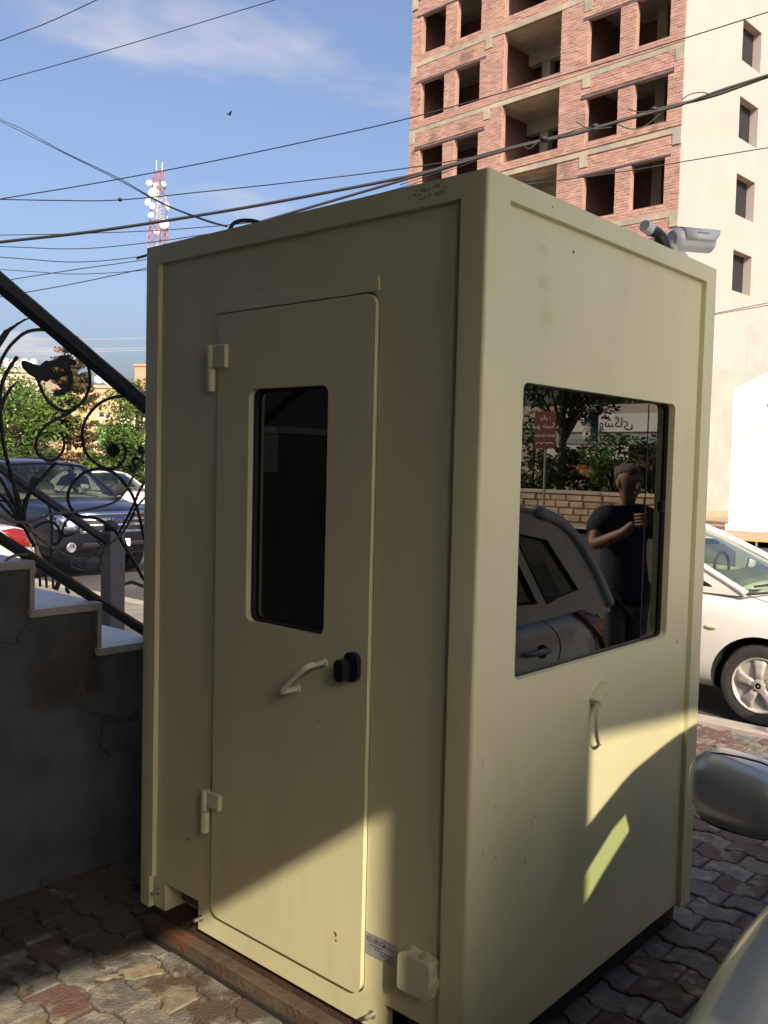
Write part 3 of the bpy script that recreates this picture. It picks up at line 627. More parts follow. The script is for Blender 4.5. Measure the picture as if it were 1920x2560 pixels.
def bar(fn, pts, r, nm='scroll', twist=False, taper=None, par=ra):
    p_ = spline([fn(*q) for q in pts], 6); N = len(p_)
    rr = []
    for k in range(N):
        q = r*(1+(0.22 if k % 2 else -0.10)*(1 if twist else 0.35))
        if taper: q *= lerp(taper[0], taper[1], k/(N-1))
        rr.append(q)
    return MB().tube(p_, rr, 6).build(nm, M['iron'], par)
bar(A1, [(-60, 1250), (0, 1070), (50, 970), (110, 890), (220, 800), (350, 775), (480, 800), (620, 880), (720, 1000), (770, 1130), (772, 1270), (720, 1390), (640, 1455), (560, 1478), (470, 1440), (400, 1370), (350, 1270), (325, 1180), (350, 1100), (410, 1050)], 0.0065)
bar(A1, [(650, 1462), (540, 1525), (430, 1580), (350, 1660), (312, 1760), (325, 1840), (390, 1895), (450, 1910), (520, 1860), (553, 1790), (548, 1710), (525, 1660)], 0.006)
bar(A1, [(1330, 1560), (1250, 1440), (1180, 1375), (1080, 1350), (960, 1365), (850, 1420), (760, 1520), (715, 1630), (715, 1740), (750, 1850), (830, 1930), (930, 1975), (1020, 1960), (1075, 1890), (1085, 1810), (1050, 1750)], 0.0065)
bar(A2, [(1260, 990), (1230, 850), (1200, 720), (1150, 560), (1080, 450), (980, 350), (860, 320), (740, 345), (650, 420), (595, 510), (590, 600), (630, 680), (700, 730), (800, 738), (900, 780), (1000, 860), (1060, 960), (1130, 1080), (1240, 1270), (1300, 1380)], 0.0068)
bar(A2, [(200, 770), (210, 660), (240, 560), (300, 460), (380, 380), (440, 310), (490, 262)], 0.008, 'scroll', taper=(1.5, 0.7))
bar(A2, [(200, 775), (150, 600), (100, 380), (40, 150), (10, -60), (0, -300), (40, -480), (150, -650)], 0.0075, 'stalk', True)
bar(A2, [(195, 775), (150, 680), (90, 560), (20, 430), (-60, 330)], 0.007, 'stalk', True)
bar(A2, [(185, 778), (120, 690), (50, 590), (-40, 500)], 0.0065, 'stalk', True)
bar(A2, [(180, 782), (90, 710), (0, 620), (-60, 560)], 0.006, 'stalk', True)
bar(A2, [(205, 770), (180, 640), (130, 480), (60, 380), (0, 330)], 0.006, 'stalk', True)
bar(A2, [(200, 790), (230, 860), (270, 940), (300, 990)], 0.007, 'stalk', True)
bar(A2, [(1250, 430), (1200, 520), (1150, 640), (1090, 760), (1030, 870)], 0.006, 'stalk', True)
bar(A2, [(1260, 560), (1180, 650), (1120, 760), (1060, 880)], 0.0045, 'stalk', True)
bar(A2, [(620, 700), (560, 800), (540, 850), (560, 900), (640, 880)], 0.005, 'scroll')
bar(A2, [(290, 830), (360, 790), (440, 775), (500, 820), (525, 900), (500, 960), (440, 980)], 0.006, 'scroll')
def leaf(fn, poly, t, nm='leaf', par=ra):
    pts = [fn(*q) for q in poly]; Y = pts[0].y
    return MB().plate([(p_.x, p_.z) for p_ in pts], [], lambda u, v, d: (u, Y-t/2+d, v), t).build(nm, M['iron'], par, bevel=t*0.35)
leaf(A1, [(185, 1060), (200, 1035), (260, 1060), (340, 1085), (420, 1045), (490, 1030), (520, 995), (560, 995), (590, 1020), (640, 1035), (665, 1065), (640, 1085), (600, 1085), (625, 1150), (635, 1230), (610, 1290), (560, 1340), (490, 1352), (455, 1330), (480, 1305), (550, 1280), (590, 1240), (580, 1160), (540, 1110), (480, 1090), (440, 1110), (480, 1150), (530, 1180), (500, 1220), (440, 1200), (400, 1230), (370, 1210), (330, 1240), (300, 1190), (250, 1160), (200, 1110)], 0.016)
leaf(A1, [(300, 668), (210, 680), (170, 705), (150, 712), (120, 735), (90, 750), (60, 770), (40, 775), (0, 830), (-40, 900), (-40, 1010), (0, 930), (40, 870), (90, 790), (150, 740), (220, 695)], 0.010)
leaf(A1, [(152, 1222), (80, 1270), (60, 1310), (40, 1330), (10, 1380), (0, 1430), (-20, 1560), (10, 1560), (20, 1480), (50, 1380), (80, 1320)], 0.010)
leaf(A2, [(280, 380), (300, 400), (310, 380), (330, 420), (310, 470), (270, 540), (230, 600), (220, 560), (240, 480)], 0.012)
leaf(A1, [(1180, 1830), (1200, 1790), (1215, 1765), (1235, 1800), (1250, 1830), (1240, 1860), (1210, 1850)], 0.012)
bar(A1, [(1240, 1930), (1210, 1900), (1170, 1885), (1150, 1915), (1165, 1950), (1200, 1955)], 0.008, 'scroll')
# rosette
rc = A1(972, 1815); ro = MB().lathe([(0.0, -0.012), (0.020, -0.014), (0.028, -0.004), (0.030, 0.006), (0.0, 0.010)], 18, Matrix.Translation(rc) @ Matrix.Rotation(R(90), 4, 'X')).build('rosette', M['iron'], ra, auto=60)
for k in range(14):
    t = 2*math.pi*k/14; c_ = rc + Vector((0.024*math.cos(t), -0.010, 0.024*math.sin(t)))
    MB().blob(c_, (0.0062, 0.006, 0.0062), 6, 5).build('petal', M['iron'], ro, smooth=True)
for k in range(8):
    t = 2*math.pi*k/8; c_ = rc + Vector((0.012*math.cos(t), -0.014, 0.012*math.sin(t)))
    MB().blob(c_, (0.005, 0.005, 0.005), 6, 5).build('petal', M['iron'], ro, smooth=True)
# ---- cables tangled in the railing
M['cable'] = mat('grey_cable', (0.16, 0.155, 0.14), 0.7, var=0.15, vs=20)
CY = 2.02
def cable(nm, fn, pts, r, lab, m='cable', Y=None, grp='cables tied along the stair railing'):
    p_ = spline([(fn(*q) if len(q) == 2 else Vector(q)) for q in pts], 7)
    return tag(MB().tube(p_, r, 6).build(nm, M[m], smooth=True), lab, 'cable', grp)
def B2(x, y): return A2(x, y, CY)
def B3(x, y): return A2(x, y, 2.10)
cable('cable', B2, [(-60, 690), (0, 720), (100, 770), (250, 775), (450, 710), (650, 690), (850, 650), (1000, 600), (1090, 500), (1170, 340), (1240, 190), (1320, 60)], 0.0055, 'grey cable sweeping up across the railing scrolls to the booth')
cable('cable', B2, [(180, 780), (260, 850), (400, 960), (560, 1060), (690, 1100), (830, 1060), (950, 965), (1050, 880), (1170, 700)], 0.005, 'grey cable hanging in a bow under the far handrail')
cable('cable', B3, [(300, 960), (400, 1000), (450, 990), (520, 930), (600, 870), (660, 870)], 0.004, 'short grey cable looped below the red tail lamp')
cable('cable', B2, [(-10, 1260), (20, 1170), (60, 1105), (130, 1068), (240, 1058)], 0.006, 'grey cable draped over the top stair nosing')
for q, (cx, cy, rx, ry) in enumerate(((760, 1090, 120, 90), (740, 1130, 150, 70), (800, 1100, 80, 110))):
    pts = [(cx+rx*math.cos(t)*random.uniform(0.85, 1.1), cy+ry*math.sin(t)*random.uniform(0.85, 1.1)) for t in [2*math.pi*k/9+q for k in range(10)]]
    cable('cable', B3, pts, 0.0035, ('upper', 'wide flat', 'tall narrow')[q] + ' loop of thin grey cable coiled on the railing')
# ---- railing on the far side of the stairs
FY = 4.42
fr = thing('iron_railing', 'dark iron railing on the far side of the stairs, ending in a square post', 'railing', (1.7, FY, 0))
def A2f(x, y): return A2(x, y, FY)
p0 = A2f(-40, 275); p1 = A2f(940, 955); d_ = (p1-p0).normalized()
hammered(MB(), p0-d_*1.0, p1+d_*0.05, 0.030, 40, 6).build('handrail', M['iron'], fr)
pc = A2f(975, 1300)
M['post_grey'] = mat('post_grey', (0.10, 0.10, 0.105), 0.55, 0.2, var=0.15, vs=9, bump=0.2)
MB().box(pc.x-0.062, pc.x+0.062, FY-0.062, FY+0.062, 0, 1.185).build('newel_post', M['post_grey'], fr, bevel=0.006)
MB().blob((pc.x-0.02, FY, 1.215), (0.055, 0.055, 0.05), 12, 8).build('post_finial', M['iron'], fr, smooth=True)
hammered(MB(), (p0.x-0.8, FY, p0.z-0.85+0.52), (pc.x-0.05, FY, 0.30), 0.02, 30, 6).build('bottom_rail', M['iron'], fr)
for pts in ([(325, 1130), (340, 1230), (348, 1335)], [(375, 1150), (395, 1250), (405, 1345)], [(447, 700), (450, 900), (445, 1100), (462, 1355)], [(395, 560), (430, 660), (440, 760)]):
    bar(A2f, pts, 0.009, 'baluster', True, par=fr)
bar(A2f, [(520, 1250), (500, 1320), (480, 1365)], 0.018, 'baluster', False, par=fr)
bar(A2f, [(575, 1320), (570, 1370), (600, 1390), (560, 1310), (620, 1350), (660, 1355), (690, 1385), (670, 1405)], 0.007, 'scroll', par=fr)
bar(A2f, [(920, 1310), (1000, 1300), (1080, 1310), (1150, 1300), (1240, 1335)], 0.012, 'scroll', True, par=fr)
bar(A2f, [(830, 940), (880, 980), (890, 1040), (860, 1090)], 0.007, 'scroll', True, par=fr)
bar(A2f, [(1060, 900), (1100, 1010), (1160, 1120), (1230, 1260)], 0.012, 'scroll', True, par=fr)
# ================================================================== brick tower block
ang = R(86.35)
LY = Vector((math.cos(ang), math.sin(ang), 0)); LX = Vector((math.sin(ang), -math.cos(ang), 0)); UZ = Vector((0, 0, 1))
BP0 = Vector((32.235, 14.011, 0))
def BF(u, v, d): return BP0 + LY*u + UZ*v + LX*d       # brick face: u leftwards, d inwards
def CFc(u, v, d): return BP0 + LX*u + UZ*v + LY*d      # plastered face: u rightwards, d inwards
tb = thing('tower_block', 'unfinished red brick tower block with empty window openings behind the booth', 'building', BP0)
M['brick'] = mat('hollow_brick', (0.47, 0.295, 0.24), 0.9, var=0.14, vs=1.3, isl=0.13, bump=0.3, bs=30, col2=(0.30, 0.21, 0.17), s2=0.9, thr=(0.60, 0.70))
M['brick_joint'] = mat('brick_backing', (0.31, 0.20, 0.16), 0.95, var=0.2, vs=2)
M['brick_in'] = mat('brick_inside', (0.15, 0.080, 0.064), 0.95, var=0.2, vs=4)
M['concrete'] = mat('raw_concrete', (0.36, 0.34, 0.28), 0.9, var=0.22, vs=1.5, bump=0.4, bs=12, col2=(0.46, 0.42, 0.30), s2=0.7)
M['lintel'] = mat('steel_lintel', (0.16, 0.15, 0.17), 0.6, 0.3, var=0.2, vs=3)
M['plaster'] = mat('cream_plaster', (0.375, 0.335, 0.315), 0.9, var=0.04, vs=0.8, col2=(0.36, 0.345, 0.325), s2=0.25, thr=(0.5, 0.62), bump=0.15, bs=8)
FH = 3.17; B0 = 11.68-3*FH                               # top of a floor band
UW = 14.45; TOP = B0+9*FH
cols = [(0.65, 2.11, 'w'), (2.83, 4.33, 'w'), (5.67, 8.70, 'l'), (10.08, 11.52, 'w'), (12.25, 13.75, 'w')]
openings = []
for fl in range(0, 9):
    b = B0+fl*FH
    for (a, c, k) in cols:
        if k == 'w': openings.append((a, c, b+0.36, b+2.16, k, fl))
        else: openings.append((a, c, b+0.43, b+FH-0.20, k, fl))
MB().plate(rect(0.001, UW, -0.2, TOP), [rect(a, c, z0, z1) for a, c, z0, z1, k, f in openings], lambda u, v, d: BF(u, v, 0.03+d), 0.22).build('wall', M['brick_joint'], tb)
# plastered side with its own openings
creamw = [(4.90, 6.72, B0+fl*FH+0.86, B0+fl*FH+2.56) for fl in range(2, 9)]
MB().plate(rect(0.0305, 16, -0.2, TOP), [rect(a, c, z0, z1) for a, c, z0, z1 in creamw], lambda u, v, d: CFc(u, v, d), 0.36).build('plastered_wall', M['plaster'], tb)
for (a, c, z0, z1) in creamw:
    MB().plate(rect(a-.3, c+.3, z0-.3, z1+.3), [], lambda u, v, d: CFc(u, v, 0.365+d), 0.04).build('dark_room_sheet', M['dark'], tb)  # black sheet stands in for the dark inside of the opening
# rooms behind the openings
rm = MB()
for fl in range(0, 10):
    b = B0+fl*FH
    vs = [BF(u, v, d) for d in (0.26, 7.0) for u, v in ((0.40, b-0.20), (UW-0.02, b-0.20), (UW-0.02, b), (0.40, b))]
    MB().add(vs, [(0,1,2,3), (7,6,5,4), (0,4,5,1), (1,5,6,2), (2,6,7,3), (3,7,4,0)]).build('floor_slab', M['concrete'], tb)
for u in (0.42, 4.75, 9.25, UW-0.25):
    vs = [BF(u+du, v, d) for d in (0.26, 6.9) for du, v in ((0, 0), (0.2, 0), (0.2, TOP-0.02), (0, TOP-0.02))]
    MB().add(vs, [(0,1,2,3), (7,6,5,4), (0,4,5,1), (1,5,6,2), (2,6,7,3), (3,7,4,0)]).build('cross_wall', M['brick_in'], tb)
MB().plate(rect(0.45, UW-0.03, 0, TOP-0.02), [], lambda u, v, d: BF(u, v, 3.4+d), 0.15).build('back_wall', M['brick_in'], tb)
for u in (8.05, 2.2, 11.7):                             # concrete columns inside
    vs = [BF(u+du, v, d) for d in (2.6, 3.0) for du, v in ((0, 0), (0.45, 0), (0.45, TOP-0.03), (0, TOP-0.03))]
    MB().add(vs, [(0,1,2,3), (7,6,5,4), (0,4,5,1), (1,5,6,2), (2,6,7,3), (3,7,4,0)]).build('column', M['concrete'], tb)
for fl in range(2, 9):
    b = B0+fl*FH
    if fl < 8:
        vs = [BF(u, v, d) for d in (2.5, 2.9) for u, v in ((5.0, b+FH-0.75), (9.2, b+FH-0.75), (9.2, b+FH-0.201), (5.0, b+FH-0.201))]
        MB().add(vs, [(0,1,2,3), (7,6,5,4), (0,4,5,1), (1,5,6,2), (2,6,7,3), (3,7,4,0)]).build('ceiling_beam', M['concrete'], tb)
    # exposed edge of the floor slab and the beam ends
    n = 18; mb = MB()
    for k in range(n):
        u0, u1 = UW*k/n+(0.001 if k == 0 else 0), UW*(k+1)/n; dz = 0.012*noise.noise(Vector((k*1.3, fl*7, 0))); dd = 0.006*noise.noise(Vector((k*1.7, fl*3, 5)))
        vs = [BF(u, v, d) for d in (-0.015+dd, 0.029) for u, v in ((u0, b-0.205+dz), (u1, b-0.205+dz), (u1, b+dz), (u0, b+dz))]
        mb.add(vs, [(0,1,2,3), (7,6,5,4), (0,4,5,1), (1,5,6,2), (2,6,7,3), (3,7,4,0)])
    mb.build('slab_edge', M['concrete'], tb)
    for u0, u1 in ((0.002, 0.36), (4.17, 4.55), (9.42, 9.78), (14.10, 14.448)):
        z0 = b-0.62+random.uniform(-0.05, 0.05)
        vs = [BF(u, v, d) for d in (-0.018, 0.028) for u, v in ((u0, z0), (u1, z0+random.uniform(-0.03, 0.03)), (u1, b-0.206), (u0, b-0.206))]
        MB().add(vs, [(0,1,2,3), (7,6,5,4), (0,4,5,1), (1,5,6,2), (2,6,7,3), (3,7,4,0)]).build('beam_end', M['concrete'], tb)
    for u0, u1 in ((0.42, 4.58), (9.72, 14.1)):
        MB().plate(rect(u0, u1, b+2.162, b+2.225), [], lambda u, v, d: BF(u, v, -0.020+d), 0.10).build('lintel', M['lintel'], tb)
# bricks: laid course by course, cut at openings, bands, lintels and beam ends
blk = [(a, c, z0, z1) for a, c, z0, z1, k, f in openings]
for fl in range(0, 10):
    b = B0+fl*FH
    blk.append((-1, UW+1, b-0.21, b+0.004))
    for u0, u1 in ((0.0, 0.37), (4.16, 4.56), (9.41, 9.79), (14.09, 14.46)): blk.append((u0, u1, b-0.64, b))
    for u0, u1 in ((0.41, 4.59), (9.71, 14.11)): blk.append((u0, u1, b+2.155, b+2.23))
BH, BL = 0.112, 0.30
bricks = []
z = 11.0-40*BH; row = 0
vrow = [(z+i*BH, i) for i in range(0, 400)]
for z, row in vrow:
    if z < 6.4 or z > 24.6: continue
    spans = [(0.003, UW-0.003)]
    for (a, c, z0, z1) in blk:
        if z0 < z+BH-0.03 and z1 > z+0.03:
            ns = []
            for s0, s1 in spans:
                if c <= s0 or a >= s1: ns.append((s0, s1)); continue
                if a > s0: ns.append((s0, a))
                if c < s1: ns.append((c, s1))
            spans = ns
    rr = random.Random(row*7+3)
    for s0, s1 in spans:
        u = s0; first = True
        off = BL*(0.5 if row % 2 else 1.0)
        while u < s1-0.02:
            w = off if first else BL*rr.uniform(0.94, 1.05); first = False
            if s1-(u+w) < 0.07: w = s1-u
            bricks.append((u, u+w, z, z+BH, rr.uniform(-0.008, 0.010))); u += w
def brick_piece(mb, u0, u1, z0, z1, dd):
    g = 0.006
    vs = [BF(u, v, 0.029) for u, v in rect(u0+g, u1-g, z0+g, z1-g)] + [BF(u, v, dd) for u, v in rect(u0+g, u1-g, z0+g, z1-g)]
    mb.add(vs, [(0,1,5,4), (1,2,6,5), (2,3,7,6), (3,0,4,7), (4,5,6,7)])
bricks.sort(key=lambda q: (q[0] > 4.1 or q[2] < 12.2 or q[2] > 17.9, q[0]+abs(q[2]-14.5)*0.2))
rest = MB()
for i, q in enumerate(bricks):
    if i < 300:
        mb = MB(); brick_piece(mb, *q); mb.build('brick', M['brick'], tb, fix=False)
    else: brick_piece(rest, *q)
rest.build('brickwork', M['brick'], tb, fix=False, kind='stuff')
# grey render patch low on the plastered wall
M['patchwall'] = mat('bare_render', (0.33, 0.325, 0.295), 0.9, var=0.12, vs=1.2, bump=0.2, bs=10)
MB().plate([(0.032, 5.9), (3.2, 6.05), (6.6, 5.95), (6.7, 8.2), (10, 8.3), (10, 0.0), (0.032, 0.0)], [], lambda u, v, d: CFc(u, v, -0.012+d), 0.011).build('render_patch', M['patchwall'], tb)

# ---- white gateway in front of it
M['gatewhite'] = mat('white_plaster', (0.84, 0.82, 0.78), 0.8, var=0.04, vs=3, col2=(0.68, 0.64, 0.52), s2=2.2, thr=(0.70, 0.76), bump=0.15, bs=20)
GX = on(1850, 1325, 2, 0.0).x
def gp(x, y): p_ = on(x, y, 0, GX); return (p_.y, p_.z)
gw = thing('white_gateway', 'white plastered gateway pillar with sloping top across the road', 'gateway', (GX, gp(1860, 1325)[0], 0))
yl = gp(1827, 1150)[0]; yr = gp(1909, 1150)[0]; zt = gp(1834, 970)[1]
y2 = yr-3.6; zmid = gp(1912, 1010)[1]
sl = (gp(1919, 931)[1]-zt)/(yl-gp(1919, 931)[0])
zpk = zt + sl*(yl-(yr+y2)/2)
MB().plate([(yl, 0.0), (yl, zt), ((yr+y2)/2, zpk), (y2-(yl-yr), zt), (y2-(yl-yr), 0.0), (y2, 0.0), (y2, zmid), (yr, zmid), (yr, 0.0)], [], lambda u, v, d: (GX+d, u, v), 0.62).build('arch_wall', M['gatewhite'], gw)
for (a, b_) in ((yl, yr), (y2, y2-(yl-yr))):
    MB().box(GX-0.06, GX+0.68, min(a, b_)-0.06, max(a, b_)+0.06, -0.02, 0.16).build('plinth', M['gatewhite'], gw)
MB().box(GX+2.4, GX+3.0, yl-0.35, yl+0.35, -0.02, 4.1).build('rear_pillar', M['gatewhite'], gw)
MB().box(GX+2.34, GX+3.06, yl-0.42, yl+0.42, -0.02, 0.30).build('plinth', M['gatewhite'], gw)
# lean-to and coloured yard seen past the gateway
M['salmon'] = mat('salmon_plaster', (0.55, 0.25, 0.17), 0.9, var=0.1, vs=1)
tag(MB().box(38, 38.3, -6, 9.2, -0.02, 3.0).build('yard_wall', M['salmon'], bevel=0.02), 'salmon pink yard wall seen past the white gateway', 'wall')
# ================================================================== vehicles (built facing +x, then turned)
def bvh_of(o):
    dg = bpy.context.evaluated_depsgraph_get(); dg.update(); return BVHTree.FromObject(o, dg)
class Car:
    def __init__(s, name, label, loc, heading, P):
        s.P = P; s.root = thing(name, label, 'car', loc, world_parts=False); s.root.rotation_euler = (0, 0, heading)
        s.paint = M[P['paint']]; s.body()
        s.cabin(); s.wheels(); s.trim()
    def part(s, mb, name, m, parent=None, **k):
        return mb.build(name, m if not isinstance(m, str) else M[m], parent or s.root, **k)
    def body(s):
        P = s.P; L0, L1 = P['xr'], P['xf']; mb = MB()
        n = 40; xs = [lerp(L0, L1, k/n) for k in range(n+1)]
        rows = []
        for k, x in enumerate(xs):
            w = interp(P['plan'], x); zb = interp(P['under'], x); zt = interp(P['deck'], x); cr = interp(P['crown'], x); h = zt-zb
            half = [(0, zb), (.72*w, zb), (.92*w, zb+.05*h), (.975*w, zb+.2*h), (w, zb+.45*h), (w, zb+.62*h), (.985*w, zb+.80*h), (.955*w, zt-.055), (.90*w, zt-.012), (.80*w, zt+.15*cr), (.45*w, zt+.75*cr), (0, zt+cr)]
            ring = [(x, y, z) for y, z in half] + [(x, -y, z) for y, z in reversed(half[1:-1])]
            rows.append(ring)
        N = len(rows[0]); b = 0
        for q in rows: mb.v += q
        for i in range(n):
            for k in range(N):
                k2 = (k+1) % N; mb.f.append((i*N+k, i*N+k2, (i+1)*N+k2, (i+1)*N+k))
        for base in (0, n*N):
            c = len(mb.v); pts = rows[0] if base == 0 else rows[n]
            mb.v.append((pts[0][0], 0, sum(q[2] for q in pts)/N))
            for k in range(N): mb.f.append((base+k, base+(k+1) % N, c))
        o = s.part(mb, 'body', s.paint, smooth=True)
        o.parent = None
        q = o.modifiers.new('s', 'SUBSURF'); q.levels = 1; q.render_levels = 1
        cut = MB(); rw = P['rw']
        for x in (P['ax_f'], P['ax_r']):
            for sg in (1, -1):
                m_ = Matrix.Translation((x, sg*P['hw']*0.98, rw*1.02)) @ Matrix.Rotation(R(90), 4, 'X')
                cut.lathe([(rw*1.17, -0.32), (rw*1.17, 0.32)], 40, m_)
        co = cut.build('cut', M['dark'])
        q = o.modifiers.new('b', 'BOOLEAN'); q.operation = 'DIFFERENCE'; q.object = co; q.solver = 'EXACT'
        try: q.material_mode = 'TRANSFER'
        except Exception: pass
        dg = bpy.context.evaluated_depsgraph_get(); dg.update()
        me = bpy.data.meshes.new_from_object(o.evaluated_get(dg)); o.modifiers.clear(); o.data = me
        me.shade_smooth(); me.set_sharp_from_angle(angle=R(38))
        if len(me.materials) < 2: me.materials.append(M['dark'])
        bpy.data.objects.remove(co)
        bm = bmesh.new(); bm.from_mesh(me); s.bvh = BVHTree.FromBMesh(bm); bm.free()
        o.parent = s.root; s.bodyo = o
    # points on the painted surface
    def side(s, x, z, sg, off=0.003):
        h = s.bvh.ray_cast(Vector((x, sg*3, z)), Vector((0, -sg, 0)))
        if h[0] is None: return Vector((x, sg*s.P['hw'], z))
        return h[0] + h[1]*off if h[1].y*sg > 0 else h[0] - h[1]*off
    def end(s, y, z, sg, off=0.004):
        h = s.bvh.ray_cast(Vector((sg*6, y, z)), Vector((-sg, 0, 0)))
        if h[0] is None: return Vector((s.P['xf'] if sg > 0 else s.P['xr'], y, z))
        return h[0] + h[1]*off if h[1].x*sg > 0 else h[0] - h[1]*off
    def top(s, x, y, off=0.003):
        h = s.bvh.ray_cast(Vector((x, y, 4)), Vector((0, 0, -1))); return (h[0] + h[1]*off) if h[0] else Vector((x, y, 1))
    def patch(s, poly, fn, name, m, parent=None, off=0.004, cuts=3, solid=0.008):
        bm = bmesh.new(); vs = [bm.verts.new((u, v, 0)) for u, v in poly]
        for i in range(len(vs)): bm.edges.new((vs[i], vs[(i+1) % len(vs)]))
        bmesh.ops.triangle_fill(bm, use_beauty=True, edges=bm.edges[:], normal=(0, 0, 1))
        bmesh.ops.subdivide_edges(bm, edges=bm.edges[:], cuts=cuts, use_grid_fill=True)
        bm.verts.index_update(); mb = MB()
        mb.v = [tuple(fn(v.co.x, v.co.y, off)) for v in bm.verts]; mb.f = [tuple(v.index for v in f.verts) for f in bm.faces]; bm.free()
        return s.part(mb, name, m, parent, smooth=True, solid=solid)
    def seam(s, pts, fn, name='door_seam', m='dark', r=0.004, parent=None, n=5):
        pts = spline([(u, v, 0) for u, v in pts], n)
        return s.part(MB().tube([fn(q.x, q.y, -0.0005) for q in pts], r, 5), name, m, parent or s.bodyo)
    def cabin(s):
        P = s.P; rail = [(q.x, q.z) for q in spline([(x, 0, z) for x, z in P['rail']], 6)]
        wb, wt_ = P['wb'], P['wt']; z0 = P['belt']; z1 = max(z for x, z in rail)
        def yy(z, d=0): return lerp(wb, wt_, max(0, (z-z0))/(z1-z0))-d
        belt = interp(P['deck'], 0)
        outline = rail + [(rail[-1][0], z0-0.02)] + [(rail[0][0], z0-0.02)]
        gl = M[P.get('glass', 'car_glass')]
        for sg in (1, -1):
            fr_ = s.part(MB().plate(outline, P['windows'], lambda u, v, d: (u, sg*yy(v, d), v), 0.035), 'pillar_frame', s.paint if not P.get('dark_pillars') else M['dark'], smooth=False)
            for wi, w in enumerate(P['windows']):
                cx_ = sum(a for a, b in w)/len(w); cz_ = sum(b for a, b in w)/len(w)
                big = [(cx_+(a-cx_)*1.03, cz_+(b-cz_)*1.03) for a, b in w]
                s.part(MB().plate(big, [], lambda u, v, d: (u, sg*yy(v, 0.014+d), v), 0.0), 'side_window', M['car_glass_dark'] if (P.get('rear_tint') and wi > 1) else gl, fr_)
                s.part(MB().tube([(a, sg*yy(b, 0.004), b) for a, b in w], 0.009, 5, closed=True), 'window_seal', 'dark', fr_)
        k0, k1 = P['kroof']                                   # roof between these points of the rail table
        i0, i1 = k0*6, k1*6
        def cross(x, z, w, bow, n=10, crown=0.0):
            return [Vector((x+bow*(1-(2*k/n-1)**2), lerp(-w, w, k/n), z+crown*(1-(2*k/n-1)**2))) for k in range(n+1)]
        rows = [cross(x, z+0.004, yy(z, -0.012), 0.07 if i == i1 else (-0.05 if i == i0 else 0), crown=0.045) for i, (x, z) in enumerate(rail) if i0 <= i <= i1]
        s.part(MB().sheet(rows), 'roof', s.paint, smooth=True, solid=0.022)
        f_rows = [cross(x, z-0.004, yy(z, 0.012), lerp(0.07, 0.16, (k)/(max(1, len(rail)-1-i1))), crown=0.04*(1-k/max(1, len(rail)-1-i1))) for k, (x, z) in enumerate(rail[i1:])]
        s.part(MB().sheet(f_rows), 'windscreen', M[P.get('glass_front', 'car_glass')], smooth=True)
        edge = [rw_[0]+Vector((0.004, 0, 0.002)) for rw_ in f_rows] + [q+Vector((0.004, 0, 0.002)) for q in f_rows[-1]] + [rw_[-1]+Vector((0.004, 0, 0.002)) for rw_ in reversed(f_rows)]
        s.part(MB().tube(edge, 0.010, 5), 'windscreen_seal', 'dark')
        if P.get('sunshade'):
            k_ = P['sunshade']
            s.part(MB().sheet([[q_+Vector((-.03, 0, -.02)) for q_ in rw_ if abs(q_.y) <= k_+1e-3] if False else [Vector((lerp(rw_[0].x, rw_[5].x, .8)-.03, yv, rw_[5].z-.03)) for yv in (-k_, 0, k_)] for rw_ in f_rows]), 'windscreen_shade', 'reflector', solid=.004)
        r_rows = [cross(x, z-0.004, yy(z, 0.012), -lerp(0.10, 0.05, k/max(1, i0)), crown=0.04*(k/max(1, i0))) for k, (x, z) in enumerate(rail[:i0+1])]
        s.part(MB().sheet(r_rows), 'rear_window', gl, smooth=True)
        if P.get('tailgate_low') is not None: pass
        # pillars along both ends of the cabin
        for sg in (1, -1):
            s.part(MB().tube([(x, sg*yy(z, 0.012), z) for x, z in rail[i1:]], 0.028, 8), 'front_pillar', s.paint, smooth=True)
            s.part(MB().tube([(x, sg*yy(z, 0.015), z) for x, z in rail[:i0+1]], 0.04, 8), 'rear_pillar', s.paint, smooth=True)
        # inside
        xa, xb = rail[0][0], rail[-1][0]
        ino = s.part(MB().plate([(xa+0.12, -wb+.06), (xb-.02, -wb+.06), (xb-.02, wb-.06), (xa+.12, wb-.06)], [], lambda u, v, d: (u, v, max(interp(P['deck'], u)+interp(P['crown'], u)*0.3, z0-0.05)+0.012+d), 0.012), 'interior', 'inter')
        s.part(MB().box(xb-0.55, xb-0.16, -wb+.10, wb-.10, z0-.03, z0+.055), 'dashboard', 'inter', ino, bevel=0.03)
        s.part(MB().tube([Vector((xb-0.62, (0.36)+0.17*math.cos(t), z0+0.05+0.15*math.sin(t))) for t in [2*math.pi*k/16 for k in range(16)]], 0.014, 6, closed=True), 'steering_wheel', 'dark', ino)
        for xs_ in P['seats']:
            for y in (-0.36, 0.36):
                st_ = s.part(MB().blob((xs_-0.06, y, z0+0.02), (0.09, 0.23, 0.22), 12, 8, sq=1.8), 'seat_back', 'inter', ino, smooth=True)
                s.part(MB().blob((xs_-0.10, y, z0+0.31), (0.05, 0.12, 0.085), 10, 8, sq=1.6), 'headrest', 'inter', st_, smooth=True)
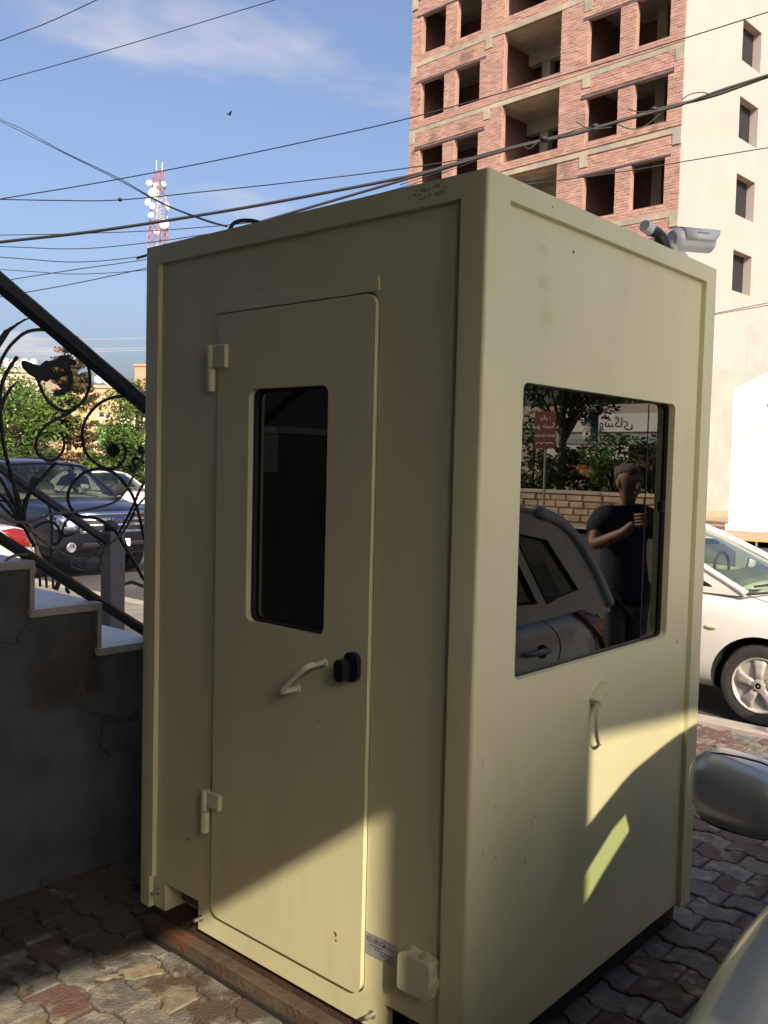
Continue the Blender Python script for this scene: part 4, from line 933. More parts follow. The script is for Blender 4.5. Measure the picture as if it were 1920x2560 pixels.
    def wheels(s):
        P = s.P; rw = P['rw']; tw = P.get('tw', 0.2)
        for x in (P['ax_f'], P['ax_r']):
            for sg in (1, -1):
                c = Vector((x, sg*(P['hw']-0.055-tw/2), rw)); m_ = Matrix.Translation(c) @ Matrix.Rotation(R(-90*sg), 4, 'X')
                wh = s.part(MB().lathe([(rw*.66, -tw/2), (rw*.80, -tw/2-.008), (rw*.93, -tw/2), (rw*.99, -tw*.36), (rw, -tw*.2), (rw, tw*.2), (rw*.99, tw*.36), (rw*.93, tw/2), (rw*.80, tw/2+.008), (rw*.67, tw/2-.004), (rw*.655, tw/2-.02), (rw*.655, -tw/2)], 40, m_), 'tyre', 'tyre', auto=40)
                s.part(MB().lathe([(0, tw*.08), (rw*.6, tw*.08), (rw*.65, tw*.3)], 30, m_), 'brake_disc', 'dark', wh)
                s.part(MB().lathe([(rw*.60, tw/2-.020), (rw*.635, tw/2+.001), (rw*.665, tw/2+.004), (rw*.675, tw/2-.004), (rw*.66, tw/2-.03)], 40, m_), 'rim_edge', P['rim'], wh, auto=50)
                ns = P.get('spokes', 5)
                for k in range(ns):
                    a = 2*math.pi*k/ns+0.35; hw_ = 0.42 if ns == 5 else 0.34
                    def pt(r_, t, h): return m_ @ Vector((r_*math.cos(t), r_*math.sin(t), h))
                    top = tw/2+0.004
                    mbs = MB(); rows = []
                    for (r_, wd, hh) in ((rw*.12, .80, top+.014), (rw*.3, hw_*.82, top+.010), (rw*.48, hw_*.72, top), (rw*.625, hw_*.80, top-.012)):
                        rows.append([pt(r_, a-wd, hh-.014), pt(r_, a-wd*.55, hh), pt(r_, a-wd*.1, hh-.003), pt(r_, a+wd*.1, hh-.003), pt(r_, a+wd*.55, hh), pt(r_, a+wd, hh-.014)])
                    mbs.sheet(rows); s.part(mbs, 'spoke', P['rim'], wh, smooth=True, solid=0.008)
                s.part(MB().lathe([(rw*.17, tw/2), (rw*.165, tw/2+.020), (rw*.12, tw/2+.026), (0, tw/2+.027)], 20, m_), 'hub_cap', P['rim'], wh, auto=40)
                s.part(MB().lathe([(rw*.10, tw/2+.0268), (rw*.10, tw/2+.030), (rw*.07, tw/2+.030), (rw*.07, tw/2+.0268)], 18, m_), 'hub_emblem', 'chrome', wh)
    def mirror(s, x, z, sz=(0.085, 0.115, 0.075), reach=0.10, m=None):
        for sg in (1, -1):
            y0 = s.side(x, min(z-0.07, s.P['belt']-0.03), sg).y
            c = Vector((x-0.03, y0+sg*(reach+sz[1]*0.75), z))
            mb = MB().blob(c, sz, 24, 16, sq=1.55)
            vs = []
            for v in mb.v:                              # taper to the root, flat glass side at the back
                v = Vector(v); t = (v.y-c.y)/sz[1]*sg
                v.z = c.z + (v.z-c.z)*(0.86+0.14*t) + (0.012*t if v.z < c.z else 0); v.x = c.x + (v.x-c.x)*(1-0.18*t)
                if v.x < c.x-sz[0]*0.45: v.x = c.x-sz[0]*0.45
                vs.append(tuple(v))
            mb.v = vs
            mo = s.part(mb, 'door_mirror', m or s.paint, smooth=True)
            s.part(MB().tube([(x-0.02, y0-sg*0.03, z-0.05), (x-0.025, y0+sg*(reach*0.9), z-0.035)], [0.035, 0.024], 10, flat=1.0), 'mirror_arm', 'dark', mo, smooth=True)
            s.part(MB().tube([Vector((c.x+sz[0]*.30, c.y+sz[1]*.93*math.copysign(abs(math.cos(t))**.65, math.cos(t)), c.z+sz[2]*.93*math.copysign(abs(math.sin(t))**.65, math.sin(t)))) for t in [2*math.pi*k/28 for k in range(28)]], 0.0022, 5, closed=True), 'mirror_seam', 'dark', mo)
            s.part(MB().plate(rrect(-sz[1]*.8, sz[1]*.8, -sz[2]*.75, sz[2]*.75, 0.03, 4), [], lambda u, v, d: (c.x-sz[0]*.46-d, c.y+u, c.z+v), 0.002), 'mirror_glass', 'chrome', mo)
    def trim(s):
        P = s.P; sd = s.side
        for sg in (1, -1):
            f = lambda u, v, o, sg=sg: sd(u, v, sg, o)
            for line in P.get('seams', []): s.seam(line, f)
            for (x, z) in P.get('handles', []):
                a, b = sd(x-0.09, z, sg, 0.022), sd(x+0.09, z+0.006, sg, 0.022)
                h = s.part(MB().tube([sd(x-0.10, z-.002, sg, 0.0), a, a.lerp(b, .5), b, sd(x+0.10, z+.006, sg, 0.0)], [0.011, 0.014, 0.015, 0.014, 0.011], 8), 'door_handle', P.get('handle_m', s.paint), s.bodyo, smooth=True)
                s.patch([(x-0.06+0.05*math.cos(t), z+0.032*math.sin(t)) for t in [2*math.pi*k/14 for k in range(14)]], f, 'handle_recess', 'dark', s.bodyo, off=0.0015, cuts=1, solid=0)
            if 'headlight' in P:
                hl = s.patch([(sg*a, b) for a, b in P['headlight']], lambda u, v, o: s.end(u, v, 1, o), 'headlight', 'reflector', off=0.004)
                s.patch([(sg*a, b) for a, b in P['headlight']], lambda u, v, o: s.end(u, v, 1, o), 'headlight_lens', 'lamp', hl, off=0.02)
                cx_ = sg*sum(a for a, b in P['headlight'])/len(P['headlight']); cz_ = sum(b for a, b in P['headlight'])/len(P['headlight'])
                c = s.end(cx_, cz_, 1, 0.006)
                s.part(MB().lathe([(0.065, 0), (0.05, -0.02), (0.0, -0.03)], 16, Matrix.Translation(c) @ Matrix.Rotation(R(90), 4, 'Y')), 'lamp_bowl', 'chrome', hl, smooth=True)
            if 'head_side' in P: s.patch(P['head_side'], f, 'headlight', 'reflector', off=0.004)
            if 'tail_side' in P: s.patch(P['tail_side'], f, 'tail_lamp', 'red', off=0.008, solid=0.02)
            if 'tail_rear' in P: s.patch([(sg*a, b) for a, b in P['tail_rear']], lambda u, v, o: s.end(u, v, -1, o), 'tail_lamp', 'red', off=0.008, solid=0.02)
            if 'tail_amber' in P: s.patch(P['tail_amber'], f, 'tail_lamp', 'amber', off=0.011, solid=0.02)
            if 'marker' in P:
                x, z = P['marker']; s.patch([(x+0.045*math.cos(t), z+0.018*math.sin(t)) for t in [2*math.pi*k/14 for k in range(14)]], f, 'side_marker', mat('marker_lens', (0.55, 0.50, 0.36), 0.2), off=0.005, cuts=1)
            if 'fog' in P:
                c = s.end(sg*P['fog'][0], P['fog'][1], 1, 0.01)
                s.part(MB().lathe([(0.075, -.01), (0.075, .012), (0.062, .016), (0.055, .004), (0, -.004)], 20, Matrix.Translation(c) @ Matrix.Rotation(R(90), 4, 'Y')), 'fog_lamp', 'reflector', auto=40)
        if 'mirror' in P: s.mirror(*P['mirror'])
        e = lambda u, v, o: s.end(u, v, 1, o); er = lambda u, v, o: s.end(u, v, -1, o)
        for (a, b, c, d, m) in P.get('grille', []): s.patch(rect(a, b, c, d), e, 'grille_bar', m, off=0.016 if m == 'chrome' else 0.006, cuts=2, solid=0.018)
        for (a, b, c, d, m) in P.get('bumper', []): s.patch(rrect(a, b, c, d, 0.03, 3), e, 'bumper_intake', m, off=0.005, cuts=2)
        if 'hood' in P: s.seam(P['hood'], lambda u, v, o: s.top(u, v, o), 'bonnet_seam'); s.seam([(a, -b) for a, b in P['hood']], lambda u, v, o: s.top(u, v, o), 'bonnet_seam')
        if 'wiper' in P:
            for (x0, y0, x1, y1) in P['wiper']:
                a = s.top(x0, y0, 0.02); b = s.top(x1, y1, 0.05); b.z = max(b.z, a.z+0.03); s.part(MB().tube([a, a.lerp(b, .5)+Vector((0, 0, .012)), b], 0.009, 6), 'wiper', 'dark')
        if 'plate' in P:
            z, txt = P['plate']; c = s.end(0, z, 1, 0.02)
            pl = s.part(MB().box(c.x-.004, c.x+.006, -.24, .24, z-.06, z+.06), 'number_plate', 'white', bevel=.004)
            mb = text_mb(txt, .085, lambda u, v: (c.x+.0075, u, z+v)); s.part(mb, 'lettering', 'ink', pl, fix=False)
        if P.get('rack'):
            for sg in (1, -1):
                y = P['wt']-0.10; zz = max(z for x, z in P['rail'])+0.055
                s.part(MB().tube(spline([(-1.7, sg*y, zz-0.03), (-1.5, sg*y, zz+.01), (-0.4, sg*y, zz+.015), (0.3, sg*y, zz-0.005), (0.42, sg*y, zz-0.04)], 4), 0.022, 8), 'roof_rail', 'dark', smooth=True)

def sc(tab, sx=1, sz=1, dx=0): return [(x*sx+dx, z*sz) for x, z in tab]
HATCH = dict(paint='silver_paint', xf=2.03, xr=-2.02, hw=0.85, rw=0.305, ax_f=1.22, ax_r=-1.34, rim='cap', tw=0.19,
    plan=[(-2.02, .52), (-1.98, .66), (-1.85, .77), (-1.5, .83), (-0.8, .85), (0.9, .85), (1.4, .825), (1.75, .74), (1.95, .60), (2.03, .46)],
    under=[(-2.02, .42), (-1.95, .33), (-1.7, .24), (-1, .19), (1.2, .19), (1.8, .22), (1.97, .27), (2.03, .36)],
    deck=[(-2.02, .70), (-1.97, .90), (-1.85, .98), (-1.6, 1.01), (-0.6, .985), (0.6, .95), (0.95, .935), (1.3, .885), (1.65, .80), (1.85, .72), (1.97, .62), (2.03, .50)],
    crown=[(-2.02, .01), (-1.6, .02), (0.6, .02), (0.95, .06), (1.5, .06), (1.9, .03), (2.03, .01)],
    belt=0.965, wb=0.765, wt=0.60,
    rail=[(-1.90, .99), (-1.80, 1.20), (-1.62, 1.40), (-1.35, 1.49), (-0.8, 1.530), (-0.25, 1.525), (0.08, 1.478), (0.285, 1.42), (0.63, 1.25), (0.98, .985)], kroof=(3, 7),
    windows=[[(0.66, 1.00), (0.86, .995), (0.64, 1.155), (0.58, 1.18), (0.55, 1.01)], [(0.48, 1.01), (0.505, 1.20), (0.33, 1.325), (0.10, 1.41), (-0.13, 1.44), (-0.17, 1.025)], [(-0.30, 1.03), (-0.27, 1.455), (-0.7, 1.46), (-1.02, 1.43), (-1.20, 1.05)], [(-1.29, 1.06), (-1.12, 1.40), (-1.40, 1.35), (-1.60, 1.10)]],
    seats=(-0.15, -1.0), mirror=(0.60, 1.035, (0.085, 0.112, 0.088), 0.068), handles=[(-0.12, .84), (-1.05, .865)], handle_m=M['silver_paint'],
    seams=[[(0.64, .97), (0.70, .75), (0.66, .45), (0.55, .26)], [(-0.26, .985), (-0.28, .7), (-0.26, .27)], [(-1.22, .99), (-1.28, .86), (-1.12, .66), (-1.05, .52)], [(0.66, .40), (-1.0, .38)], [(-1.66, .88), (-1.70, .70), (-1.62, .55)]],
    headlight=[(.40, .66), (.52, .62), (.70, .66), (.76, .78), (.66, .80)], head_side=[(1.55, .74), (1.85, .62), (1.88, .68), (1.60, .80)],
    tail_side=[(-1.50, .985), (-1.66, .99), (-1.90, .93), (-1.93, .76), (-1.84, .70), (-1.72, .84)], tail_rear=[(.48, .72), (.66, .72), (.70, .92), (.58, .94)],
    marker=(0.86, .70), hood=[(0.93, .60), (1.3, .66), (1.7, .62), (1.93, .45)], bumper=[(-.42, .42, .34, .46, 'dark'), (-.36, .36, .56, .62, 'dark')],
    grille=[(-.34, .34, .585, .60, 'chrome')], wiper=[(1.02, .45, .93, -.15), (1.04, -.05, .95, -.6)])
SUVP = dict(paint='navy_paint', xf=2.62, xr=-2.60, hw=0.99, rw=0.385, ax_f=1.62, ax_r=-1.42, rim='cap', tw=0.26, spokes=6, glass='car_glass_dark',
    plan=[(-2.6, .80), (-2.52, .92), (-2.2, .97), (-1, .99), (1.6, .99), (2.2, .97), (2.45, .92), (2.58, .82), (2.62, .74)],
    under=[(-2.6, .52), (-2.4, .38), (-1.9, .30), (1.9, .30), (2.4, .34), (2.55, .40), (2.62, .48)],
    deck=[(-2.6, 1.05), (-2.5, 1.17), (-2.2, 1.20), (-0.6, 1.18), (0.9, 1.16), (1.3, 1.15), (2.0, 1.11), (2.35, 1.05), (2.52, .99), (2.62, .90)],
    crown=[(-2.6, .01), (0.9, .03), (1.3, .07), (2.1, .07), (2.5, .03), (2.62, .01)], belt=1.17, wb=0.93, wt=0.74,
    rail=[(-2.5, 1.180), (-2.46, 1.385), (-2.36, 1.613), (-2.15, 1.704), (-1.2, 1.742), (-0.1, 1.742), (0.30, 1.689), (0.62, 1.545), (0.92, 1.370), (1.24, 1.180)], kroof=(3, 6),
    windows=[[(0.88, 1.207), (0.52, 1.530), (0.22, 1.651), (0.0, 1.674), (-0.05, 1.210)], [(-0.16, 1.210), (-0.14, 1.682), (-1.0, 1.682), (-1.1, 1.210)], [(-1.24, 1.210), (-1.16, 1.674), (-2.1, 1.636), (-2.3, 1.210)]],
    seats=(-0.25, -1.3), mirror=(0.86, 1.30, (0.10, 0.15, 0.12), 0.12, M['dark']), handles=[(0.05, 1.05), (-1.0, 1.05)], handle_m=M['dark'],
    seams=[[(0.95, 1.16), (1.0, .8), (0.9, .34)], [(-0.10, 1.18), (-0.1, .34)], [(-1.15, 1.18), (-1.05, .7), (-0.9, .34)]],
    headlight=[(.62, .76), (.90, .78), (.94, .98), (.64, 1.00)],
    grille=[(-.60, .60, .715, 1.005, 'dark'), (-.61, .61, .975, 1.015, 'chrome'), (-.58, .58, .895, .935, 'chrome'), (-.58, .58, .815, .855, 'chrome'), (-.61, .61, .715, .755, 'chrome'), (-.61, -.575, .72, 1.0, 'chrome'), (.575, .61, .72, 1.0, 'chrome')],
    bumper=[(-.55, .55, .50, .58, 'dark'), (-.9, .9, .40, .46, 'dark')], fog=(.72, .52), plate=(0.56, '٤٣ ٧١٨٢'), hood=[(1.22, .70), (1.7, .78), (2.3, .76), (2.5, .62)], wiper=[(1.30, .5, 1.2, -.2), (1.31, -.1, 1.22, -.7)], rack=True)
SEDAN = dict(HATCH); SEDAN.update(paint='white_paint', xf=2.18, xr=-2.22,
    plan=[(-2.22, .56), (-2.16, .70), (-1.95, .80), (-1.4, .84), (0.9, .85), (1.5, .83), (1.9, .76), (2.1, .62), (2.18, .46)],
    under=[(-2.22, .42), (-2.1, .32), (-1.7, .24), (-1, .19), (1.2, .19), (1.9, .22), (2.1, .28), (2.18, .36)],
    deck=[(-2.22, .72), (-2.15, .90), (-2.0, .96), (-1.4, .985), (-0.6, .965), (0.6, .94), (1.0, .925), (1.5, .86), (1.85, .78), (2.05, .68), (2.18, .52)],
    rail=[(-1.72, .985), (-1.50, 1.12), (-1.22, 1.29), (-0.95, 1.385), (-0.5, 1.435), (0.0, 1.43), (0.25, 1.385), (0.52, 1.27), (0.82, 1.11), (1.12, .955)], kroof=(3, 6),
    windows=[[(0.70, .99), (0.36, 1.275), (0.10, 1.355), (-0.15, 1.37), (-0.20, 1.0)], [(-0.30, 1.005), (-0.26, 1.37), (-0.75, 1.35), (-1.05, 1.26), (-1.22, 1.02)]],
    mirror=(0.62, 1.04), handles=[(-0.05, .83), (-1.0, .85)], handle_m=M['white_paint'],
    head_side=[(1.65, .74), (1.98, .62), (2.0, .68), (1.7, .80)], tail_side=[(-1.75, .93), (-1.9, .94), (-2.1, .90), (-2.12, .76), (-1.95, .76)], tail_rear=[(.46, .74), (.68, .74), (.70, .90), (.50, .90)], tail_amber=[(-2.06, .76), (-2.11, .76), (-2.11, .80), (-2.06, .80)],
    seams=[[(0.70, .95), (0.74, .7), (0.62, .26)], [(-0.25, .97), (-0.25, .27)], [(-1.22, .98), (-1.25, .8), (-1.05, .5)]], glass='car_glass_dark')

SIL = dict(HATCH); SIL['windows'] = [HATCH['windows'][0], [(0.48, 1.028), (0.50, 1.19), (0.33, 1.315), (0.14, 1.385), (0.05, 1.40), (0.02, 1.125)], [(-0.08, 1.12), (-0.05, 1.42), (-0.6, 1.45), (-1.02, 1.42), (-1.20, 1.07)], HATCH['windows'][3]]
SIL['deck'] = [(-2.02, .70), (-1.97, .90), (-1.85, .98), (-1.6, 1.01), (-0.6, .995), (0.6, .985), (0.95, .978), (1.3, .925), (1.65, .825), (1.85, .73), (1.97, .62), (2.03, .50)]; SIL['belt'] = 0.98; SIL['rail'] = HATCH['rail'][:-2] + [(0.60, 1.25), (0.88, .99)]; SIL['windows'][0] = [(0.62, 1.025), (0.75, 1.02), (0.62, 1.13), (0.575, 1.16), (0.55, 1.025)]; SIL['wb'] = 0.75; SIL['sunshade'] = 0.43; SIL['rear_tint'] = True
silver = Car('silver_hatchback', 'silver hatchback parked nose-in beside the booth window, grey door mirror showing', (0.64, -1.60, 0.0), math.pi, SIL)
WH = dict(HATCH); WH.update(paint='white_paint', handle_m=M['white_paint'], kroof=(3, 6), mirror=(0.50, 1.05, (0.085, 0.112, 0.08), 0.075),
    rail=[(-1.90, .99), (-1.80, 1.20), (-1.62, 1.40), (-1.35, 1.49), (-0.8, 1.530), (-0.36, 1.508), (0.0, 1.425), (0.36, 1.295), (0.72, 1.135), (1.08, .965)],
    windows=[[(0.55, 1.0), (0.82, .995), (0.64, 1.085), (0.57, 1.10), (0.53, 1.005)], [(0.45, 1.01), (0.46, 1.15), (0.30, 1.245), (0.0, 1.365), (-0.18, 1.41), (-0.22, 1.025)]] + HATCH['windows'][2:],
    hood=[(1.04, .62), (1.3, .66), (1.7, .62), (1.93, .45)], wiper=[(1.14, .45, 1.06, -.15), (1.16, -.05, 1.08, -.6)])
wxy = on(1893, 1817, 2, ROAD_Z)
white1 = Car('white_hatchback', 'white hatchback with silver wheel covers parked by the kerb behind the booth', (wxy.x+0.80, wxy.y+1.22, ROAD_Z), -math.pi/2, WH)
suvn = at(289, 1306, 14.0)
suv = Car('navy_suv', 'dark navy SUV with chrome grille parked beyond the stair railing', (suvn.x, suvn.y+2.6, ROAD_Z), -math.pi/2, SUVP)
white2 = Car('white_sedan', 'white sedan parked beyond the stairs with its red tail lamp showing', (0.78, 8.5, 0.0), math.pi, SEDAN)
salo = at(255, 1181, 26)
S2 = dict(SEDAN); S2.update(spokes=5)
white3 = Car('white_saloon', 'white saloon car driving past behind the navy SUV', (salo.x, salo.y, ROAD_Z), -math.pi/2, S2)
# oval badge on the SUV grille
eb = suv.end(0, .895, 1, 0.03)
bd = suv.part(MB().lathe([(0.0, .006), (0.07, .004), (0.085, -.004)], 24, Matrix.Translation(eb) @ Matrix.Rotation(R(90), 4, 'Y') @ Matrix.Scale(1.9, 4, (0, 1, 0)) @ Matrix.Scale(0.85, 4, (1, 0, 0))), 'grille_badge', mat('badge_blue', (0.01, 0.02, 0.07), 0.2, coat=.6), smooth=True)
mbt = text_mb('Ford', .10, lambda u, v: (eb.x+.010, eb.y+u, eb.z+v)); suv.part(mbt, 'lettering', 'chrome', bd, fix=False)
# ================================================================== far side of the street
M['stone'] = mat('split_stone', (0.56, 0.45, 0.31), 0.9, var=0.2, vs=3, isl=0.14, bump=0.9, bs=14)
M['stone_gap'] = mat('stone_joint', (0.22, 0.17, 0.12), 0.95)
M['coping'] = mat('coping_stone', (0.60, 0.54, 0.43), 0.85, var=0.1, vs=4)
WXF = 23.6
def stone_wall(name, label, y0, y1, z1, x=WXF, parts=True, pier=None):
    w = thing(name, label, 'wall', (x, (y0+y1)/2, -0.02))
    MB().box(x+0.02, x+0.38, y0, y1, -0.02, z1-0.10).build('wall_core', M['stone_gap'], w)
    MB().box(x-0.06, x+0.45, y0-0.03, y1+0.03, z1-0.099, z1).build('coping', M['coping'], w, bevel=0.01)
    n = 4; h = (z1-0.11)/n
    for r_ in range(n):
        y = y0 + (0.3 if r_ % 2 else 0)-0.3; rr = random.Random(r_*3+int(y0*5))
        while y < y1:
            l = rr.uniform(0.48, 0.72); a, b = max(y, y0)+0.008, min(y+l, y1)-0.008; y += l
            if b-a < 0.06: continue
            d = rr.uniform(0.02, 0.05); z0_, z1_ = r_*h+0.008, (r_+1)*h-0.008; e = 0.03
            MB().add([(x+0.019, a, z0_), (x+0.019, b, z0_), (x+0.019, b, z1_), (x+0.019, a, z1_), (x-d, a+e, z0_+e), (x-d*rr.uniform(.6, 1.2), b-e, z0_+e), (x-d*rr.uniform(.6, 1.2), b-e, z1_-e), (x-d, a+e, z1_-e)],
                     [(0,1,5,4), (1,2,6,5), (2,3,7,6), (3,0,4,7), (4,5,6,7)]).build('stone', M['stone'], w, fix=False)
    return w
stone_wall('stone_wall', 'low split stone wall with coping mirrored in the booth window', -20.0, -8.9, 0.98)
stone_wall('stone_wall', 'taller split stone pier mirrored at the right of the booth window', -8.8, -7.0, 1.75)
stone_wall('stone_wall', 'low sunlit stone wall beyond the white saloon and the navy SUV', 26.0, 50.0, 0.95)
# ---- leaves
def leaf_mat(name, c, c2, v=0.35):
    m = mat(name, c, 0.7, isl=v, col2=c2, s2=0.55, thr=(0.42, 0.62), spec=0.25)
    N = m.node_tree.nodes; L = m.node_tree.links; b = N['Principled BSDF']
    t = N.new('ShaderNodeBsdfTranslucent'); src = b.inputs['Base Color'].links[0].from_socket; L.new(src, t.inputs[0])
    x = N.new('ShaderNodeMixShader'); x.inputs[0].default_value = 0.28; L.new(b.outputs[0], x.inputs[1]); L.new(t.outputs[0], x.inputs[2]); L.new(x.outputs[0], N['Material Output'].inputs[0]); return m
M['leaf'] = leaf_mat('leaf_green', (0.125, 0.215, 0.045), (0.075, 0.15, 0.035))
M['leaf2'] = leaf_mat('leaf_dark', (0.050, 0.095, 0.026), (0.030, 0.060, 0.020))
M['needle'] = leaf_mat('needle_brown_green', (0.085, 0.088, 0.040), (0.115, 0.090, 0.046))
M['dry'] = leaf_mat('dry_frond', (0.40, 0.24, 0.11), (0.30, 0.17, 0.08))
M['bark'] = mat('bark', (0.10, 0.075, 0.055), 0.95, var=0.3, vs=9, bump=0.8, bs=30)
def clump_leaves(mb, c, r, n, s, rr, flat=0.0, droop=0.0):
    for _ in range(n):
        while True:
            p_ = Vector((rr.uniform(-1, 1), rr.uniform(-1, 1), rr.uniform(-1, 1)))
            if 0.15 < p_.length < 1: break
        p_ = p_ * (p_.length**-0.35)
        q = Vector((c[0]+p_.x*r[0], c[1]+p_.y*r[1], c[2]+p_.z*r[2]))
        a = Vector((rr.gauss(0, 1), rr.gauss(0, 1), rr.gauss(0, 0.6)-droop)).normalized(); b = a.cross(Vector((rr.gauss(0, 1), rr.gauss(0, 1), rr.gauss(0, 1)))).normalized()
        l = s*rr.uniform(0.6, 1.35); w = l*0.42
        mb.add([q-a*l*.5, q+b*w*.5, q+a*l*.5, q-b*w*.5], [(0,1,2,3)])
def tree(name, label, cat, base, h, rad, n, leafs, m='leaf', seed=1, trunk_h=0.4, group=None, squash=0.8, clumps=16):
    rr = random.Random(seed); base = Vector(base); t = thing(name, label, cat, base, group)
    tb_ = MB(); top = base+Vector((rr.uniform(-.2, .2), rr.uniform(-.2, .2), h*0.8))
    pts = spline([base-Vector((0, 0, .05)), base.lerp(top, .35)+Vector((rr.uniform(-.15, .15), rr.uniform(-.15, .15), 0)), base.lerp(top, .7), top], 5)
    r0 = max(0.04, h*0.022); tb_.tube(pts, [lerp(r0, r0*.25, k/(len(pts)-1)) for k in range(len(pts))], 7)
    cr = MB()
    for k in range(clumps):
        zz = rr.uniform(trunk_h, 1.0); ang_ = rr.uniform(0, 6.283); rd = rad*math.sqrt(max(0.05, 1-((zz-(trunk_h+1)/2)/((1-trunk_h)/2+.12))**2))*rr.uniform(0.25, 0.85)
        c = base+Vector((rd*math.cos(ang_), rd*math.sin(ang_), h*zz*0.93))
        s_ = rad*rr.uniform(0.28, 0.46)
        a = base+Vector((0, 0, h*max(0.15, zz*0.55))); tb_.tube(spline([a, a.lerp(c, .5)+Vector((0, 0, .1)), c], 3), [r0*.45, r0*.42, r0*.38, r0*.3, r0*.24, r0*.18, r0*.1], 5)
        clump_leaves(cr, c, (s_, s_, s_*squash), n//clumps, leafs, rr)
    tb_.build('trunk', M['bark'], t); cr.build('crown', M[m], t, fix=False); return t
def pine(name, label, base, h, rad, seed=3):
    rr = random.Random(seed); base = Vector(base); t = thing(name, label, 'tree', base); tb_ = MB()
    tb_.tube([base, base+Vector((0, 0, h*.5)), base+Vector((0.1, 0, h))], [h*.02, h*.012, .012], 7)
    cr = MB(); cr2 = MB()
    for k in range(120):
        zz = rr.uniform(0.10, 0.98)**0.9; ang_ = k*2.4+rr.uniform(-.4, .4); l = rad*(1.05-zz)*rr.uniform(0.65, 1.12)+0.15
        a = base+Vector((0, 0, h*zz)); d = Vector((math.cos(ang_), math.sin(ang_), 0)); b = a+d*l+Vector((0, 0, l*0.22-0.1)); mid = a.lerp(b, .55)+Vector((0, 0, -l*.10))
        ps = spline([a, mid, b], 5); tb_.tube(ps, [lerp(.03, .006, i/(len(ps)-1)) for i in range(len(ps))], 4)
        dead = rr.random() < (0.75 if zz > 0.86 else 0.15)
        for i, p_ in enumerate(ps[2:]): clump_leaves(cr2 if dead else cr, p_, (.20, .20, .13), 7 if dead else 20, 0.17, rr, droop=0.3)
    tb_.build('trunk', M['bark'], t); cr.build('needles', M['needle'], t, fix=False); cr2.build('dead_twigs', M['dry'], t, fix=False); return t
def gpos(px, d, z=-0.02): p_ = at(px, 1180, d); return (p_.x, p_.y, z)
tree('broadleaf_tree', 'bright green leafy tree left of the pine, over the SUV roof', 'tree', gpos(30, 38), 5.2, 2.5, 9000, 0.20, 'leaf', 5, 0.20, clumps=38)
pine('pine_tree', 'tall brownish pine with bare orange tip seen through the railing', gpos(172, 40), 7.1, 2.3)
tree('broadleaf_tree', 'fresh green tree at the booth edge in front of shop signs', 'tree', gpos(350, 37), 4.8, 1.7, 6500, 0.18, 'leaf', 8, 0.30, clumps=28)
tree('broadleaf_tree', 'dark green tree low behind the SUV windscreen at the left edge', 'tree', gpos(-40, 41), 4.2, 2.4, 3600, 0.20, 'leaf2', 9, 0.15, clumps=18)
for k, (px, d, h, r_, m_, lab) in enumerate(((262, 37.5, 2.5, 1.1, 'leaf', 'green bush beside the pine trunk, under the green sign'), (310, 37, 1.8, 1.3, 'leaf', 'low green shrub between two bushes above the white saloon'), (352, 36.5, 2.0, 1.0, 'leaf2', 'dark shrub against the booth edge above the white saloon'), (230, 38, 1.6, 1.2, 'leaf', 'low bush right behind the dry palm'), (70, 37, 2.0, 1.4, 'leaf2', 'dark bush under the bright green tree'))):
    tree('shrub', lab, 'shrub', gpos(px, d), h, r_, 2200, 0.15, m_, 30+k, 0.12, clumps=14)
# dry palm tuft
t = thing('dry_palm', 'dried orange brown palm tuft behind the SUV roof rack', 'plant', gpos(172, 35)); rr = random.Random(4)
b0 = Vector(gpos(172, 35))
MB().tube([b0, b0+Vector((0, 0, .9))], [.16, .12], 8).build('trunk', M['bark'], t)
for k in range(34):
    a = rr.uniform(0, 6.283); d = Vector((math.cos(a), math.sin(a), 0)); l = rr.uniform(.5, .95)
    ps = spline([b0+Vector((0, 0, .85)), b0+d*l*.5+Vector((0, 0, rr.uniform(1.0, 1.7))), b0+d*l+Vector((0, 0, rr.uniform(.4, 1.4)))], 3)
    MB().sheet([[p_-d.cross(Vector((0, 0, 1)))*.05*(1-i/7), p_+d.cross(Vector((0, 0, 1)))*.05*(1-i/7)] for i, p_ in enumerate(ps)]).build('frond', M['dry'], t, fix=False)
# hedge and trees behind the mirrored stone wall
for k, (y, h, r_, m_, lab) in enumerate(((-9.6, 3.4, 1.2, 'leaf', 'light green bush mirrored right of the man'), (-11.2, 3.0, 1.2, 'leaf2', 'dark green bush mirrored behind the head of the man'), (-12.6, 2.9, 1.1, 'leaf', 'bush mirrored between the man and the brown sign'),
                                       (-14.0, 2.4, 1.0, 'leaf2', 'low bush mirrored behind the brown sign post'), (-15.6, 3.2, 1.2, 'leaf2', 'dark bush mirrored at the left edge of the booth window'), (-8.0, 3.6, 1.2, 'leaf2', 'tall dark bush mirrored at the right edge of the window'))):
    tree('hedge_bush', lab, 'bush', (25.2, y, -0.02), h, r_, 2600, 0.15, m_, 50+k, 0.10, clumps=15)
for k, (x, y, h, lab) in enumerate(((30, -10.2, 9.5, 'tall dark tree mirrored above the shop sign'), (29, -16.8, 9.0, 'tall dark tree mirrored at the upper left of the booth window'), (31, -7.0, 9.0, 'tall dark tree mirrored at the upper right of the booth window'), (46, -19, 14.0, 'broad dark tree mirrored behind the shop roof'), (48, -26, 13, 'dark tree mirrored at the far left behind the shop'))):
    tree('street_tree', lab, 'tree', (x, y, -0.02), h, 3.0 if x < 40 else 5, 5200, 0.26 if x < 40 else .4, 'leaf2', 70+k, 0.42 if x < 40 else .2, clumps=24)
